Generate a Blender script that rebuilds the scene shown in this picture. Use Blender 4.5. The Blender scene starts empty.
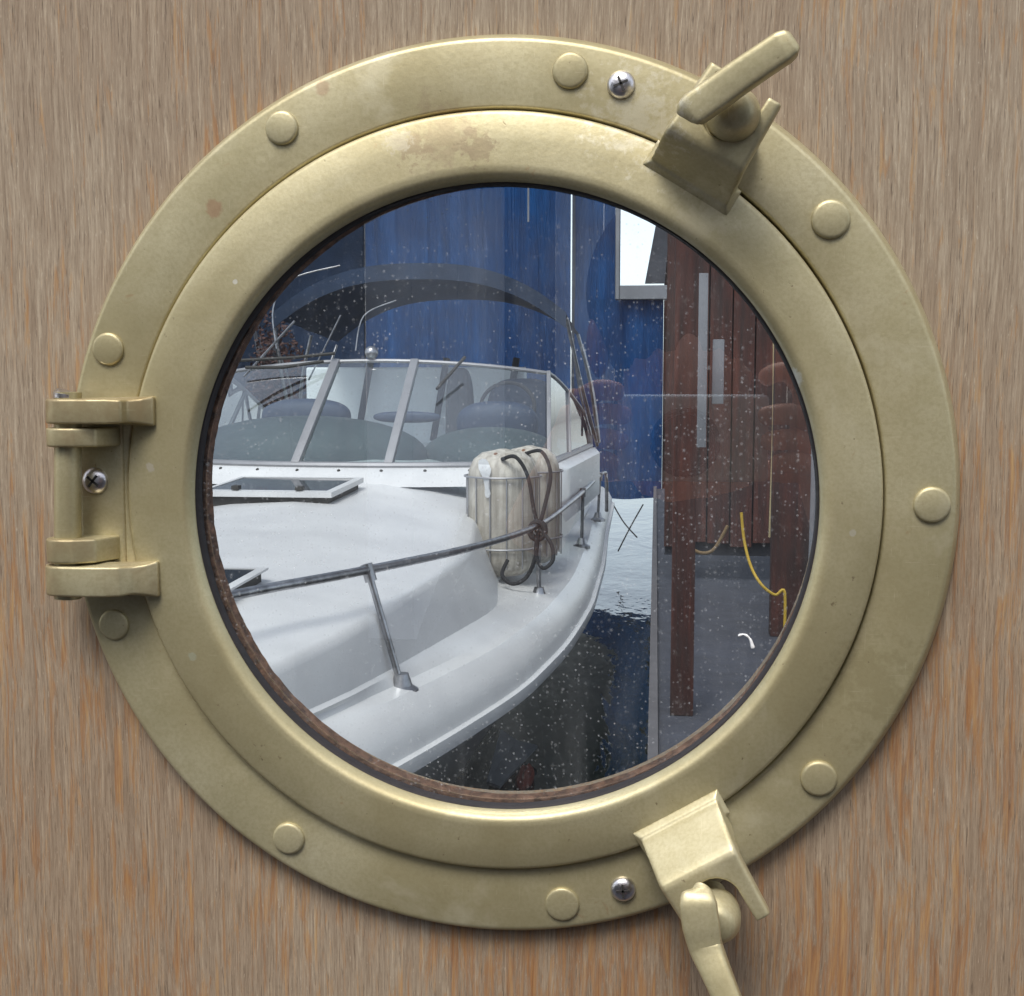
import bpy, bmesh, math, random
import numpy as np
from mathutils import Vector, Matrix
random.seed(7)
S = bpy.context.scene
C = S.collection
PI = math.pi

# ------------------------------------------------------------------ camera
F = 1250.0
YAW, PITCH = math.radians(7.12), math.radians(5.28)
EYE = Vector((0.0577, -0.4099, 0.0383))
cy, sy, cp, sp = math.cos(YAW), math.sin(YAW), math.cos(PITCH), math.sin(PITCH)
Rn = np.array([[1, 0, 0], [0, cp, -sp], [0, sp, cp]]) @ np.array([[cy, 0, sy], [0, 1, 0], [-sy, 0, cy]])
def w3(v): return Vector((v[0], v[2], -v[1]))
right, down, fwd = w3(Rn.T @ [1, 0, 0]), w3(Rn.T @ [0, 1, 0]), w3(Rn.T @ [0, 0, 1])
cam = bpy.data.objects.new('camera', bpy.data.cameras.new('camera'))
C.objects.link(cam); S.camera = cam
cam.data.sensor_width = 36; cam.data.sensor_fit = 'HORIZONTAL'; cam.data.lens = F / 1024 * 36
cam.data.clip_start = 0.01; cam.data.clip_end = 3000
M3 = Matrix((right, -down, -fwd)).transposed()
cam.matrix_world = Matrix.Translation(EYE) @ M3.to_4x4()

def at(px, py, h=0.0):
    """point of the plane y = -h seen at a pixel of the photograph (layout of the fittings on the flange)"""
    v = fwd + right * ((px - 512) / F) + down * ((py - 498) / F)
    return EYE + v * ((-h - EYE.y) / v.y)

# ------------------------------------------------------------------ light
SUN_EL, SUN_AZ = math.radians(58), math.radians(195)   # high, in front of the wall, slightly to its left
wd = bpy.data.worlds.new('World'); S.world = wd; wd.use_nodes = True
nt = wd.node_tree; nt.nodes.clear()
sky = nt.nodes.new('ShaderNodeTexSky'); sky.sky_type = 'NISHITA'; sky.sun_disc = False
sky.sun_elevation = SUN_EL; sky.sun_rotation = SUN_AZ
sky.air_density = 0.8; sky.dust_density = 1.6; sky.ozone_density = 0.5
bg = nt.nodes.new('ShaderNodeBackground'); bg.inputs[1].default_value = 0.15
wo = nt.nodes.new('ShaderNodeOutputWorld')
hs = nt.nodes.new('ShaderNodeHueSaturation'); hs.inputs['Saturation'].default_value = .42   # thin high cloud whitens the sky
nt.links.new(sky.outputs[0], hs.inputs['Color']); nt.links.new(hs.outputs[0], bg.inputs[0]); nt.links.new(bg.outputs[0], wo.inputs[0])
sl = bpy.data.lights.new('sun', 'SUN'); sl.energy = 1.4; sl.angle = math.radians(25); sl.color = (1, 0.96, 0.9)
so = bpy.data.objects.new('sun', sl); C.objects.link(so)
sd = Vector((math.sin(SUN_AZ) * math.cos(SUN_EL), math.cos(SUN_AZ) * math.cos(SUN_EL), math.sin(SUN_EL)))
so.rotation_euler = sd.to_track_quat('Z', 'Y').to_euler(); so.location = (0, -3, 5)
S.view_settings.view_transform = 'Standard'; S.view_settings.look = 'None'
S.view_settings.exposure = 0.93; S.view_settings.gamma = 1
S.render.engine = 'CYCLES'
S.cycles.max_bounces = 10; S.cycles.transparent_max_bounces = 16

# ------------------------------------------------------------------ materials
class NT:
    def __init__(s, name):
        s.m = bpy.data.materials.new(name); s.m.use_nodes = True; s.t = s.m.node_tree
        s.b = s.t.nodes['Principled BSDF']; s.out = s.t.nodes['Material Output']
        s.tc = s.t.nodes.new('ShaderNodeTexCoord').outputs['Object']
    def n(s, typ, **k):
        o = s.t.nodes.new(typ)
        for a, b in k.items():
            if a.startswith('_'): o.inputs[int(a[1:])].default_value = b
            else: setattr(o, a, b)
        return o
    def l(s, a, b): s.t.links.new(a, b)
    def map(s, scale, rot=(0, 0, 0), loc=(0, 0, 0)):
        m = s.n('ShaderNodeMapping'); m.inputs['Scale'].default_value = scale
        m.inputs['Rotation'].default_value = rot; m.inputs['Location'].default_value = loc
        s.l(s.tc, m.inputs[0]); return m.outputs[0]
    def noise(s, scale, detail=4, rough=.6, vec=None, dist=0.0):
        n = s.n('ShaderNodeTexNoise'); n.inputs['Scale'].default_value = scale
        n.inputs['Detail'].default_value = detail; n.inputs['Roughness'].default_value = rough
        n.inputs['Distortion'].default_value = dist
        s.l(vec or s.tc, n.inputs['Vector']); return n.outputs['Fac']
    def ramp(s, fac, pts, interp='LINEAR'):
        r = s.n('ShaderNodeValToRGB'); r.color_ramp.interpolation = interp; e = r.color_ramp.elements
        while len(e) < len(pts): e.new(.5)
        for el, (p, c) in zip(e, pts):
            el.position = p; el.color = (c, c, c, 1) if not isinstance(c, tuple) else (*c, 1)
        s.l(fac, r.inputs[0]); return r.outputs[0]
    def mix(s, fac, a, b, mode='MIX'):
        m = s.n('ShaderNodeMix', data_type='RGBA', blend_type=mode)
        for i, v in ((0, fac), (6, a), (7, b)):
            if hasattr(v, 'is_output'): s.l(v, m.inputs[i])
            else: m.inputs[i].default_value = v if i == 0 else ((*v, 1) if len(v) == 3 else v)
        return m.outputs[2]
    def math(s, op, a, b=0.0):
        m = s.n('ShaderNodeMath', operation=op)
        for i, v in ((0, a), (1, b)):
            if hasattr(v, 'is_output'): s.l(v, m.inputs[i])
            else: m.inputs[i].default_value = v
        return m.outputs[0]
    def bump(s, h, strength, dist):
        b = s.n('ShaderNodeBump'); b.inputs['Strength'].default_value = strength
        b.inputs['Distance'].default_value = dist; s.l(h, b.inputs['Height'])
        s.l(b.outputs[0], s.b.inputs['Normal']); return b
    def set(s, col=None, rough=None, metal=None, **k):
        for nm, v in (('Base Color', col), ('Roughness', rough), ('Metallic', metal)):
            if v is None: continue
            if hasattr(v, 'is_output'): s.l(v, s.b.inputs[nm])
            else: s.b.inputs[nm].default_value = (*v, 1) if isinstance(v, tuple) else v
        return s.m

def simple(name, col, rough=.5, metal=0., var=.12, scale=8., bump=0., bscale=60.):
    t = NT(name); n = t.noise(scale, 6)
    c = t.mix(t.ramp(n, [(.3, 0.), (.7, 1.)]), tuple(x * (1 - var) for x in col), tuple(min(1, x * (1 + var)) for x in col))
    t.set(c, rough, metal)
    if bump: t.bump(t.noise(bscale, 5), .6, bump)
    return t.m

def mat_wood():
    t = NT('weathered_plywood')
    wv = t.n('ShaderNodeTexNoise'); wv.inputs['Scale'].default_value = 9; wv.inputs['Detail'].default_value = 2; t.l(t.tc, wv.inputs['Vector'])
    wob = t.n('ShaderNodeVectorMath', operation='MULTIPLY_ADD'); t.l(wv.outputs['Color'], wob.inputs[0]); wob.inputs[1].default_value = (.006, .006, 0); t.l(t.tc, wob.inputs[2])
    tc0 = t.tc; t.tc = wob.outputs[0]
    fib = t.noise(1, 6, .78, t.map((1700, 1700, 70)), .15)
    fib2 = t.noise(1, 5, .7, t.map((620, 620, 22), loc=(3, 1, 7)), .3)
    line = t.noise(1, 3, .6, t.map((2600, 2600, 95), loc=(1, 9, 3)), .1)
    fleck = t.noise(1, 2, .6, t.map((2600, 2600, 330), loc=(8, 4, 1)))
    big = t.noise(3.2, 4, .6, t.map((2.2, 2.2, .8)))
    g = t.ramp(fib, [(.30, (.155, .115, .085)), (.44, (.315, .255, .20)), (.56, (.405, .342, .28)), (.72, (.53, .465, .39))])
    g = t.mix(t.ramp(fib2, [(.38, .6), (.60, 0.)]), g, (.235, .175, .13))
    g = t.mix(t.ramp(line, [(.31, .7), (.41, 0.)]), g, (.09, .062, .045))
    g = t.mix(t.ramp(fleck, [(.66, 0.), (.76, .4)]), g, (.72, .67, .60))
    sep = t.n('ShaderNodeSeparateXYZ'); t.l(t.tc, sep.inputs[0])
    low = t.math('MULTIPLY', sep.outputs[2], -.24)
    st = t.noise(1, 7, .74, t.map((330, 330, 24), loc=(1.7, 0, 2.2)), .8)
    patch = t.noise(1, 4, .6, t.map((16, 16, 7), loc=(.3, 0, 4)))
    f = t.math('ADD', t.math('ADD', st, low), t.math('MULTIPLY', t.math('SUBTRACT', patch, .5), .5))
    f = t.math('ADD', f, t.math('MULTIPLY', t.math('SUBTRACT', fib2, .5), .5))
    m = t.ramp(f, [(.52, 0.), (.585, .55), (.70, .98)])
    oc = t.ramp(fib2, [(.3, (.19, .07, .025)), (.5, (.34, .175, .075)), (.7, (.46, .31, .16))])
    c = t.mix(m, g, oc)
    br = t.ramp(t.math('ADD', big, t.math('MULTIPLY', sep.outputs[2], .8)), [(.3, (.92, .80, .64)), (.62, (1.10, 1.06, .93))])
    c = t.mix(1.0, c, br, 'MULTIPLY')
    t.set(c, .75)
    t.bump(fib, .8, .0005)
    return t.m

def mat_brass(name='tarnished_brass', rust=0.0):
    t = NT(name)
    n1 = t.noise(28, 5, .6); n2 = t.noise(900, 3, .6); n3 = t.noise(110, 6, .7, t.map((1, 1, 1), loc=(4, 2, 9)), .6)
    n4 = t.noise(7, 2, .5)
    c = t.ramp(n1, [(.3, (.46, .41, .24)), (.5, (.53, .475, .29)), (.7, (.59, .535, .345))])
    c = t.mix(t.ramp(n2, [(.35, .22), (.6, 0.)]), c, (.30, .235, .105))
    c = t.mix(t.ramp(n3, [(.66, 0.), (.72, .55)]), c, (.44, .25, .13))
    c = t.mix(t.ramp(n3, [(.20, .6), (.28, 0.)]), c, (.26, .22, .12))
    n5 = t.noise(260, 5, .7); vx = t.tc
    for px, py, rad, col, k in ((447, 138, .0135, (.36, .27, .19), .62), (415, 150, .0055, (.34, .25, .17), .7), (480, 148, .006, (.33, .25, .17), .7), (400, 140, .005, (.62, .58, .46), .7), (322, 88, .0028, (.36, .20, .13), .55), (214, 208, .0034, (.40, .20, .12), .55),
                               (640, 120, .016, (.80, .77, .64), .55), (700, 225, .010, (.66, .60, .42), .5), (240, 283, .0009, (.8, .8, .74), .7), (851, 531, .0013, (.75, .75, .68), .6), (197, 654, .0018, (.62, .72, .58), .6), (791, 380, .004, (.75, .78, .72), .8), (155, 467, .002, (.75, .72, .66), .6), (880, 690, .02, (.30, .26, .13), .45)):  # pale upper-right spot is painted glare; dark lower-right spot tarnish with painted light falloff
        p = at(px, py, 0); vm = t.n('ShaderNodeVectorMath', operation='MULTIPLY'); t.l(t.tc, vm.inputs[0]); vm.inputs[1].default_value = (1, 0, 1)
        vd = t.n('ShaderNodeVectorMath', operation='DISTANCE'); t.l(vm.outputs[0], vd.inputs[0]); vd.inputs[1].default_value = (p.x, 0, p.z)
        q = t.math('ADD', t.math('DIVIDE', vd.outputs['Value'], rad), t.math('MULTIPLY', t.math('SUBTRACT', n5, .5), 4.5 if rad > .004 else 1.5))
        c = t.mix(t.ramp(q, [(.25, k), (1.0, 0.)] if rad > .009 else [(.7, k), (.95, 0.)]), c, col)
    if rust: c = t.mix(t.ramp(n1, [(.35, rust), (.55, 0.)]), c, (.24, .13, .07))
    r = t.math('ADD', t.ramp(n4, [(.3, .33), (.7, .48)]), t.math('MULTIPLY', t.noise(160, 5, .7), .12))
    blotch = t.noise(14, 3, .55, t.map((1, 1, 1), loc=(2, 6, 3)), .8)  # random darker blotches of tarnish
    c = t.mix(t.ramp(blotch, [(.40, .5), (.60, 0.)]), c, (.37, .31, .16))
    c = t.mix(t.ramp(t.noise(17, 5, .65, t.map((1, 1, 1), loc=(9, 1, 1)), .5), [(.60, 0.), (.74, .5)]), c, (.72, .67, .48))
    sc1 = t.noise(1, 2, .5, t.map((90, 90, 2600), rot=(0, .5, 0))); sc2 = t.noise(1, 2, .5, t.map((2400, 90, 110), rot=(0, -.7, 0), loc=(3, 3, 3)))
    sm = t.math('ADD', t.ramp(sc1, [(.70, 0.), (.78, 1.)]), t.ramp(sc2, [(.71, 0.), (.79, 1.)]))
    c = t.mix(t.math('MULTIPLY', sm, .35), c, (.72, .66, .46))
    pit = t.ramp(t.noise(330, 3, .6, t.map((1, 1, 1), loc=(6, 3, 8))), [(.24, .75), (.30, 0.)])
    c = t.mix(pit, c, (.20, .15, .08))
    t.set(c, r, .55)
    t.bump(t.math('ADD', t.math('ADD', t.noise(500, 4, .6), t.math('MULTIPLY', t.noise(60, 3), 1.5)), t.math('MULTIPLY', pit, -.8)), .16, .0004)
    return t.m

def mat_glass_pane():
    t = NT('dusty_window_glass'); t.t.nodes.remove(t.b)
    tr = t.n('ShaderNodeBsdfTransparent'); tr.inputs[0].default_value = (.93, .96, .97, 1)
    gl = t.n('ShaderNodeBsdfGlossy'); gl.inputs[0].default_value = (1, 1, 1, 1); gl.inputs['Roughness'].default_value = 0.0
    fr = t.n('ShaderNodeFresnel'); fr.inputs[0].default_value = 1.5
    geo = t.n('ShaderNodeNewGeometry')
    fac = t.math('MULTIPLY', t.math('MULTIPLY', fr.outputs[0], t.math('SUBTRACT', 1.0, geo.outputs['Backfacing'])), 3.0)
    m1 = t.n('ShaderNodeMixShader'); t.l(fac, m1.inputs[0]); t.l(tr.outputs[0], m1.inputs[1]); t.l(gl.outputs[0], m1.inputs[2])
    df = t.n('ShaderNodeBsdfDiffuse'); df.inputs[0].default_value = (.75, .78, .80, 1)
    film = t.math('ADD', t.ramp(t.noise(9, 6, .65), [(.3, .0), (.75, .03)]), t.ramp(t.noise(1, 5, .6, t.map((60, 60, 9), loc=(2, 2, 5)), .6), [(.5, .0), (.78, .06)]))
    def specks(sc, lo, hi, amt, loc):
        v = t.n('ShaderNodeTexVoronoi'); v.inputs['Scale'].default_value = sc; v.inputs['Randomness'].default_value = 1
        wv = t.n('ShaderNodeTexNoise'); wv.inputs['Scale'].default_value = sc * 2.5
        t.l(t.map((1, 1, 1), loc=loc), v.inputs['Vector'])
        rnd = t.math('GREATER_THAN', t.n('ShaderNodeSeparateColor').outputs[0], 0) if False else None
        sc_ = t.n('ShaderNodeSeparateColor'); t.l(v.outputs['Color'], sc_.inputs[0])
        pick = t.math('POWER', sc_.outputs[0], 3.0)
        s_ = t.math('ADD', v.outputs['Distance'], t.math('MULTIPLY', t.math('SUBTRACT', wv.outputs['Fac'], .5), .12))
        d = t.ramp(s_, [(lo, 1.), (hi, 0.)])
        return t.math('MULTIPLY', t.math('MULTIPLY', d, pick), amt)
    clump = t.ramp(t.noise(22, 4, .6, t.map((1, 1, 1), loc=(7, 7, 2))), [(.36, .2), (.64, 1.)])
    a = t.math('ADD', specks(380, .0, .28, .36, (0, 0, 0)), specks(140, .02, .13, .42, (5, 2, 1)))
    a = t.math('ADD', t.math('MULTIPLY', a, clump), t.math('MULTIPLY', specks(760, .08, .36, .45, (2, 8, 3)), clump))
    a = t.math('MINIMUM', t.math('ADD', a, film), .9)
    a = t.math('MULTIPLY', a, t.math('SUBTRACT', 1.0, geo.outputs['Backfacing']))
    m2 = t.n('ShaderNodeMixShader'); t.l(a, m2.inputs[0]); t.l(m1.outputs[0], m2.inputs[1]); t.l(df.outputs[0], m2.inputs[2])
    t.l(m2.outputs[0], t.out.inputs[0]); return t.m

def mat_screen(name, tint, refl):
    t = NT(name); t.t.nodes.remove(t.b)
    tr = t.n('ShaderNodeBsdfTransparent'); tr.inputs[0].default_value = (*tint, 1)
    gl = t.n('ShaderNodeBsdfGlossy'); gl.inputs['Roughness'].default_value = .03
    lw = t.n('ShaderNodeFresnel'); lw.inputs[0].default_value = 1.5
    geo = t.n('ShaderNodeNewGeometry')
    fac = t.math('MINIMUM', t.math('MULTIPLY', t.math('MULTIPLY', lw.outputs[0], refl), t.math('SUBTRACT', 1.0, geo.outputs['Backfacing'])), .9)
    m1 = t.n('ShaderNodeMixShader'); t.l(fac, m1.inputs[0]); t.l(tr.outputs[0], m1.inputs[1]); t.l(gl.outputs[0], m1.inputs[2])
    t.l(m1.outputs[0], t.out.inputs[0]); return t.m

def mat_water():
    t = NT('harbour_water')
    w = t.math('ADD', t.noise(1, 4, .55, t.map((.9, .4, 1)), .6), t.math('MULTIPLY', t.noise(1, 3, .5, t.map((5, 2.2, 1))), .22))
    t.set((.002, .008, .006), .03); t.b.inputs['IOR'].default_value = 1.33
    t.bump(w, .4, .07); return t.m

def mat_tarp():
    t = NT('blue_tarpaulin')
    n = t.noise(1, 5, .6, t.map((3.2, 3.2, .25)), .5); n2 = t.noise(1.1, 4)
    c = t.ramp(n, [(.3, (.0005, .036, .13)), (.55, (.0005, .075, .25)), (.75, (.001, .12, .37))])
    c = t.mix(t.ramp(n2, [(.35, .6), (.6, 0.)]), c, (.001, .025, .11))
    t.set(c, .6); t.bump(n, .9, .15); return t.m

def mat_boards():
    t = NT('red_brown_boards')
    n = t.noise(1, 6, .65, t.map((22, 22, 1.1)), .4); n2 = t.noise(1.6, 4)
    c = t.ramp(n, [(.28, (.010, .003, .002)), (.5, (.050, .011, .006)), (.75, (.11, .028, .015))])
    c = t.mix(t.ramp(n2, [(.4, 0.), (.65, .7)]), c, (.020, .012, .010))
    c = t.mix(t.ramp(t.noise(9, 6, .7, dist=.5), [(.60, 0.), (.72, .5)]), c, (.13, .10, .09))
    t.set(c, .7); t.bump(n, .6, .01); return t.m

def mat_gel():
    t = NT('white_gelcoat')
    n = t.noise(2.2, 5); n2 = t.noise(26, 5, .7)
    c = t.ramp(n, [(.3, (.50, .50, .50)), (.7, (.60, .60, .595))])
    c = t.mix(t.ramp(n2, [(.66, 0.), (.76, .5)]), c, (.42, .42, .40))
    t.set(c, .32); return t.m

def mat_fender():
    t = NT('dingy_fender_vinyl')
    n = t.noise(1, 5, .6, t.map((26, 26, 2.0)), .3); n2 = t.noise(7, 4)
    c = t.ramp(n, [(.3, (.22, .20, .165)), (.6, (.50, .47, .41))])
    c = t.mix(t.ramp(n2, [(.42, .5), (.6, 0.)]), c, (.25, .22, .18))
    t.set(c, .5); return t.m

WOOD = mat_wood(); BRASS = mat_brass(); BRASS_D = mat_brass('stained_brass', .6)
GLASS = mat_glass_pane(); WATER = mat_water(); TARP = mat_tarp(); BOARDS = mat_boards(); GEL = mat_gel(); FEND = mat_fender()
STEEL = simple('screw_steel', (.66, .64, .64), .30, 1., .15, 300, .0002, 900)
DARKIN = simple('screw_recess', (.03, .028, .025), .7)
RUBBER = simple('black_rubber', (.012, .009, .010), .7, 0, .4, 60, .0006, 350)
RUSTY = simple('rusty_liner', (.17, .085, .05), .9, 0, .75, 260, .0015, 500)
ALU = simple('dull_aluminium', (.27, .27, .28), .45, .5, .1, 5)
CHROME = simple('weathered_stainless', (.30, .30, .31), .34, 1., .45, 14)
BLACKROPE = simple('black_rope', (.012, .012, .014), .85, 0, .3, 40)
CANVAS = simple('charcoal_canvas', (.016, .030, .060), .9, 0, .35, 3, .01, 9)
DASH = simple('teal_grey_dash', (.05, .068, .070), .7, 0, .2, 3)
NAVY = simple('navy_vinyl', (.015, .03, .07), .6)
WHITEV = simple('white_vinyl', (.80, .81, .82), .5, 0, .05, 3)
CONC = simple('grey_dock_deck', (.036, .039, .052), .85, 0, .25, 5, .01, 30)
DARKWOOD = simple('dark_siding', (.042, .044, .052), .9, 0, .4, 2)
GREYPAINT = simple('pale_grey_paint', (.16, .165, .18), .6, 0, .2, 2)
YELLOW = simple('yellow_rubber', (.42, .27, .02), .6)
NAVYSHEET = simple('navy_sheet', (.02, .04, .085), .8, 0, .5, .7, .05, 3)
SCREEN = mat_screen('tinted_windscreen', (.93, .975, .97), 3.8)
SMOKE = simple('smoked_hatch_acrylic', (.03, .035, .04), .04)

# ------------------------------------------------------------------ mesh helpers
def link(name, me, m, parent=None, smooth=True, ang=40):
    o = bpy.data.objects.new(name, me); C.objects.link(o); o.parent = parent
    if m: me.materials.append(m)
    if smooth:
        me.polygons.foreach_set('use_smooth', [True] * len(me.polygons))
        me.set_sharp_from_angle(angle=math.radians(ang))
    return o
def from_bm(name, bm, m, parent=None, smooth=True, ang=40, fix=True):
    if fix: bmesh.ops.recalc_face_normals(bm, faces=bm.faces)
    me = bpy.data.meshes.new(name); bm.to_mesh(me); bm.free(); return link(name, me, m, parent, smooth, ang)
def empty(name, label, cat, loc=(0, 0, 0), group=None):
    o = bpy.data.objects.new(name, None); C.objects.link(o); o.location = loc; o.empty_display_size = .05
    o['label'] = label; o['category'] = cat
    if group: o['group'] = group
    return o
def tag(o, label, cat, group=None):
    o['label'] = label; o['category'] = cat
    if group: o['group'] = group
    return o
def struct(o): o['kind'] = 'structure'; return o

def add_lathe(bm, prof, cx=0., cz=0., n=160, a0=0., a1=2 * PI, mat_=None):
    """profile of (radius, y) revolved round the y axis through (cx, cz); closed loop profile"""
    full = abs(a1 - a0 - 2 * PI) < 1e-6; rows = []
    cnt = n if full else n + 1
    for i in range(cnt):
        a = a0 + (a1 - a0) * i / n
        rows.append([bm.verts.new((cx + r * math.cos(a), y, cz + r * math.sin(a))) for r, y in prof])
    for i in range(n):
        A, B = rows[i], rows[(i + 1) % cnt]
        for j in range(len(prof)):
            k = (j + 1) % len(prof)
            bm.faces.new((A[j], A[k], B[k], B[j]))
    if not full:
        bm.faces.new(rows[0]); bm.faces.new(rows[-1][::-1])
def add_dome(bm, c, r, prof, n=40):
    """prof: list (radius fraction, height) from rim to top, rising towards -y"""
    rows = [[bm.verts.new((c[0] + r * f * math.cos(2 * PI * i / n), c[1] - h, c[2] + r * f * math.sin(2 * PI * i / n))) for i in range(n)] for f, h in prof]
    for A, B in zip(rows, rows[1:]):
        for i in range(n): bm.faces.new((A[i], A[(i + 1) % n], B[(i + 1) % n], B[i]))
    bm.faces.new(rows[-1]); bm.faces.new(rows[0][::-1])
def add_box(bm, x0, x1, y0, y1, z0, z1):
    v = [bm.verts.new(p) for p in ((x0, y0, z0), (x1, y0, z0), (x1, y1, z0), (x0, y1, z0), (x0, y0, z1), (x1, y0, z1), (x1, y1, z1), (x0, y1, z1))]
    for f in ((0, 3, 2, 1), (4, 5, 6, 7), (0, 1, 5, 4), (1, 2, 6, 5), (2, 3, 7, 6), (3, 0, 4, 7)): bm.faces.new([v[i] for i in f])
    return v
def bevel(bm, w, seg=3):
    bmesh.ops.recalc_face_normals(bm, faces=bm.faces)
    bmesh.ops.bevel(bm, geom=bm.edges[:], offset=w, segments=seg, affect='EDGES', profile=.6, clamp_overlap=True)
def smooth_path(pts, k=6):
    P = [Vector(p) for p in pts]; out = []
    for i in range(len(P) - 1):
        p0, p1, p2, p3 = P[max(i - 1, 0)], P[i], P[i + 1], P[min(i + 2, len(P) - 1)]
        for j in range(k):
            t = j / k
            out.append(.5 * ((2 * p1) + (p2 - p0) * t + (2 * p0 - 5 * p1 + 4 * p2 - p3) * t * t + (3 * p1 - p0 - 3 * p2 + p3) * t ** 3))
    out.append(P[-1]); return out
def add_tube(bm, pts, r, n=12, cap=True):
    P = [Vector(p) for p in pts]; rows = []; up = None
    for i, p in enumerate(P):
        d = (P[min(i + 1, len(P) - 1)] - P[max(i - 1, 0)]).normalized()
        if up is None:
            up = d.orthogonal().normalized()
        up = (up - d * up.dot(d)).normalized(); s = d.cross(up)
        rr = r[i] if isinstance(r, (list, tuple)) else r
        rows.append([bm.verts.new(p + (up * math.cos(2 * PI * k / n) + s * math.sin(2 * PI * k / n)) * rr) for k in range(n)])
    for A, B in zip(rows, rows[1:]):
        for k in range(n): bm.faces.new((A[k], A[(k + 1) % n], B[(k + 1) % n], B[k]))
    if cap: bm.faces.new(rows[0][::-1]); bm.faces.new(rows[-1])
def add_prism(bm, poly, dirv):
    """planar polygon (list of Vector) extruded by dirv"""
    a = [bm.verts.new(p) for p in poly]; b = [bm.verts.new(Vector(p) + Vector(dirv)) for p in poly]
    n = len(a); bm.faces.new(a); bm.faces.new(b[::-1])
    for i in range(n): bm.faces.new((a[i], b[i], b[(i + 1) % n], a[(i + 1) % n]))
def tube(name, pts, r, m, parent=None, k=6, n=12, sm=True):
    bm = bmesh.new(); add_tube(bm, smooth_path(pts, k) if sm else pts, r, n); return from_bm(name, bm, m, parent)
def box(name, m, x0, x1, y0, y1, z0, z1, parent=None, bev=0):
    bm = bmesh.new(); add_box(bm, x0, x1, y0, y1, z0, z1)
    if bev: bevel(bm, bev, 2)
    return from_bm(name, bm, m, parent, True, 35)

WATER_Z, DOCK_Z = -2.60, -1.52
def B(x, d, z): return Vector((x, d - .41, z + .038))   # distance and height counted from the viewer's eye

# ------------------------------------------------------------------ setting
bm = bmesh.new(); v = [bm.verts.new(p) for p in ((-400, .6, WATER_Z), (400, .6, WATER_Z), (400, 1500, WATER_Z), (-400, 1500, WATER_Z))]; bm.faces.new(v)
struct(from_bm('water', bm, WATER, smooth=False))
struct(box('ground', CONC, -60, 60, -60, .55, -3.2, DOCK_Z))
bm = bmesh.new(); add_prism(bm, [Vector(p) for p in ((.075, .56, -1.85), (4.5, .56, -1.85), (4.5, 18, -1.85), (-.10, 18, -1.85))], (0, 0, .33 + .004)); struct(from_bm('dock', bm, CONC, None, False))
bm = bmesh.new(); add_prism(bm, [Vector(p) for p in ((.030, .57, -1.80), (.072, .57, -1.80), (-.103, 17.9, -1.80), (-.145, 17.9, -1.80))], (0, 0, .33)); o = from_bm('dock_edge_rail', bm, simple('worn_edge_board', (.085, .080, .085), .8), None, False); tag(o, 'pale rail board along the edge of the grey dock beside the dark water', 'edge rail')

# plywood wall with a round hole
HR = .1085; WY0, WY1 = .0062, .0262; WX, WZ0, WZ1 = 1.5, DOCK_Z + .01, 1.15
bm = bmesh.new(); N = 128
def sqr(a):
    c, s = math.cos(a), math.sin(a)
    tx = (WX / abs(c)) if abs(c) > 1e-9 else 1e9
    tz = ((WZ1 if s > 0 else -WZ0) / abs(s)) if abs(s) > 1e-9 else 1e9
    t = min(tx, tz); return c * t, s * t
angs = sorted(set([2 * PI * i / N for i in range(N)] + [math.atan2(z, x) % (2 * PI) for x in (-WX, WX) for z in (WZ0, WZ1)]))
rings = []
for (yy, inner) in ((WY0, 1), (WY0, 0), (WY1, 0), (WY1, 1)):
    rings.append([bm.verts.new((HR * math.cos(a), yy, HR * math.sin(a)) if inner else (sqr(a)[0], yy, sqr(a)[1])) for a in angs])
for A, Bq in zip(rings, rings[1:] + rings[:1]):
    for i in range(len(angs)):
        k = (i + 1) % len(angs); bm.faces.new((A[i], A[k], Bq[k], Bq[i]))
wall = from_bm('plywood_wall', bm, WOOD, None, True, 30)
tag(wall, 'weathered grey brown plywood board with vertical grain holding the brass porthole', 'wall')

# ------------------------------------------------------------------ porthole
port = empty('porthole', 'round tarnished brass porthole with riveted flange and hinged window', 'porthole', (0, WY0, 0))
inv = Matrix.Translation((0, -WY0, 0))
def pp(name, bm, m, parent=port, ang=40, smooth=True):
    """part of the porthole: geometry given in world coordinates"""
    if parent is port: bmesh.ops.transform(bm, matrix=inv, verts=bm.verts)
    else: bmesh.ops.transform(bm, matrix=inv, verts=bm.verts)
    return from_bm(name, bm, m, parent, smooth, ang)

bm = bmesh.new()
add_lathe(bm, [(.1268, .0060), (.1268, .0006), (.1272, .0001), (.1278, 0), (.1474, 0), (.1484, .0002), (.1490, .0007), (.1503, .0034), (.1509, .0046), (.1510, .0060)], n=220)
flange = pp('flange', bm, BRASS, ang=50)

# swing frame (slightly off centre, as on the real fitting)
OC = (at(504, 498, .004) - at(499, 493.3, .004)); ox, oz = OC.x, OC.z
bm = bmesh.new()
N = 220; prof = [(.1258, .0045, 0), (.1258, -.0022, 0), (.1256, -.0027, 0), (.1251, -.0031, 0), (.1243, -.0034, 0), (.116, -.0045, .25), (.1095, -.0050, .8), (.1076, -.0051, 1), (.1062, -.0046, 1), (.1053, -.0034, 1), (.1048, -.0010, 1), (.1046, .0020, 1), (.1046, .0045, 1)]
rows = [[bm.verts.new((r * math.cos(2 * PI * i / N) + ox * k, y, r * math.sin(2 * PI * i / N) + oz * k - .0004 * (1 - k))) for r, y, k in prof] for i in range(N)]
for i in range(N):
    A, Bq = rows[i], rows[(i + 1) % N]
    for j in range(len(prof)):
        k = (j + 1) % len(prof); bm.faces.new((A[j], A[k], Bq[k], Bq[j]))
swing = pp('swing_frame', bm, BRASS, ang=60)

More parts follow.
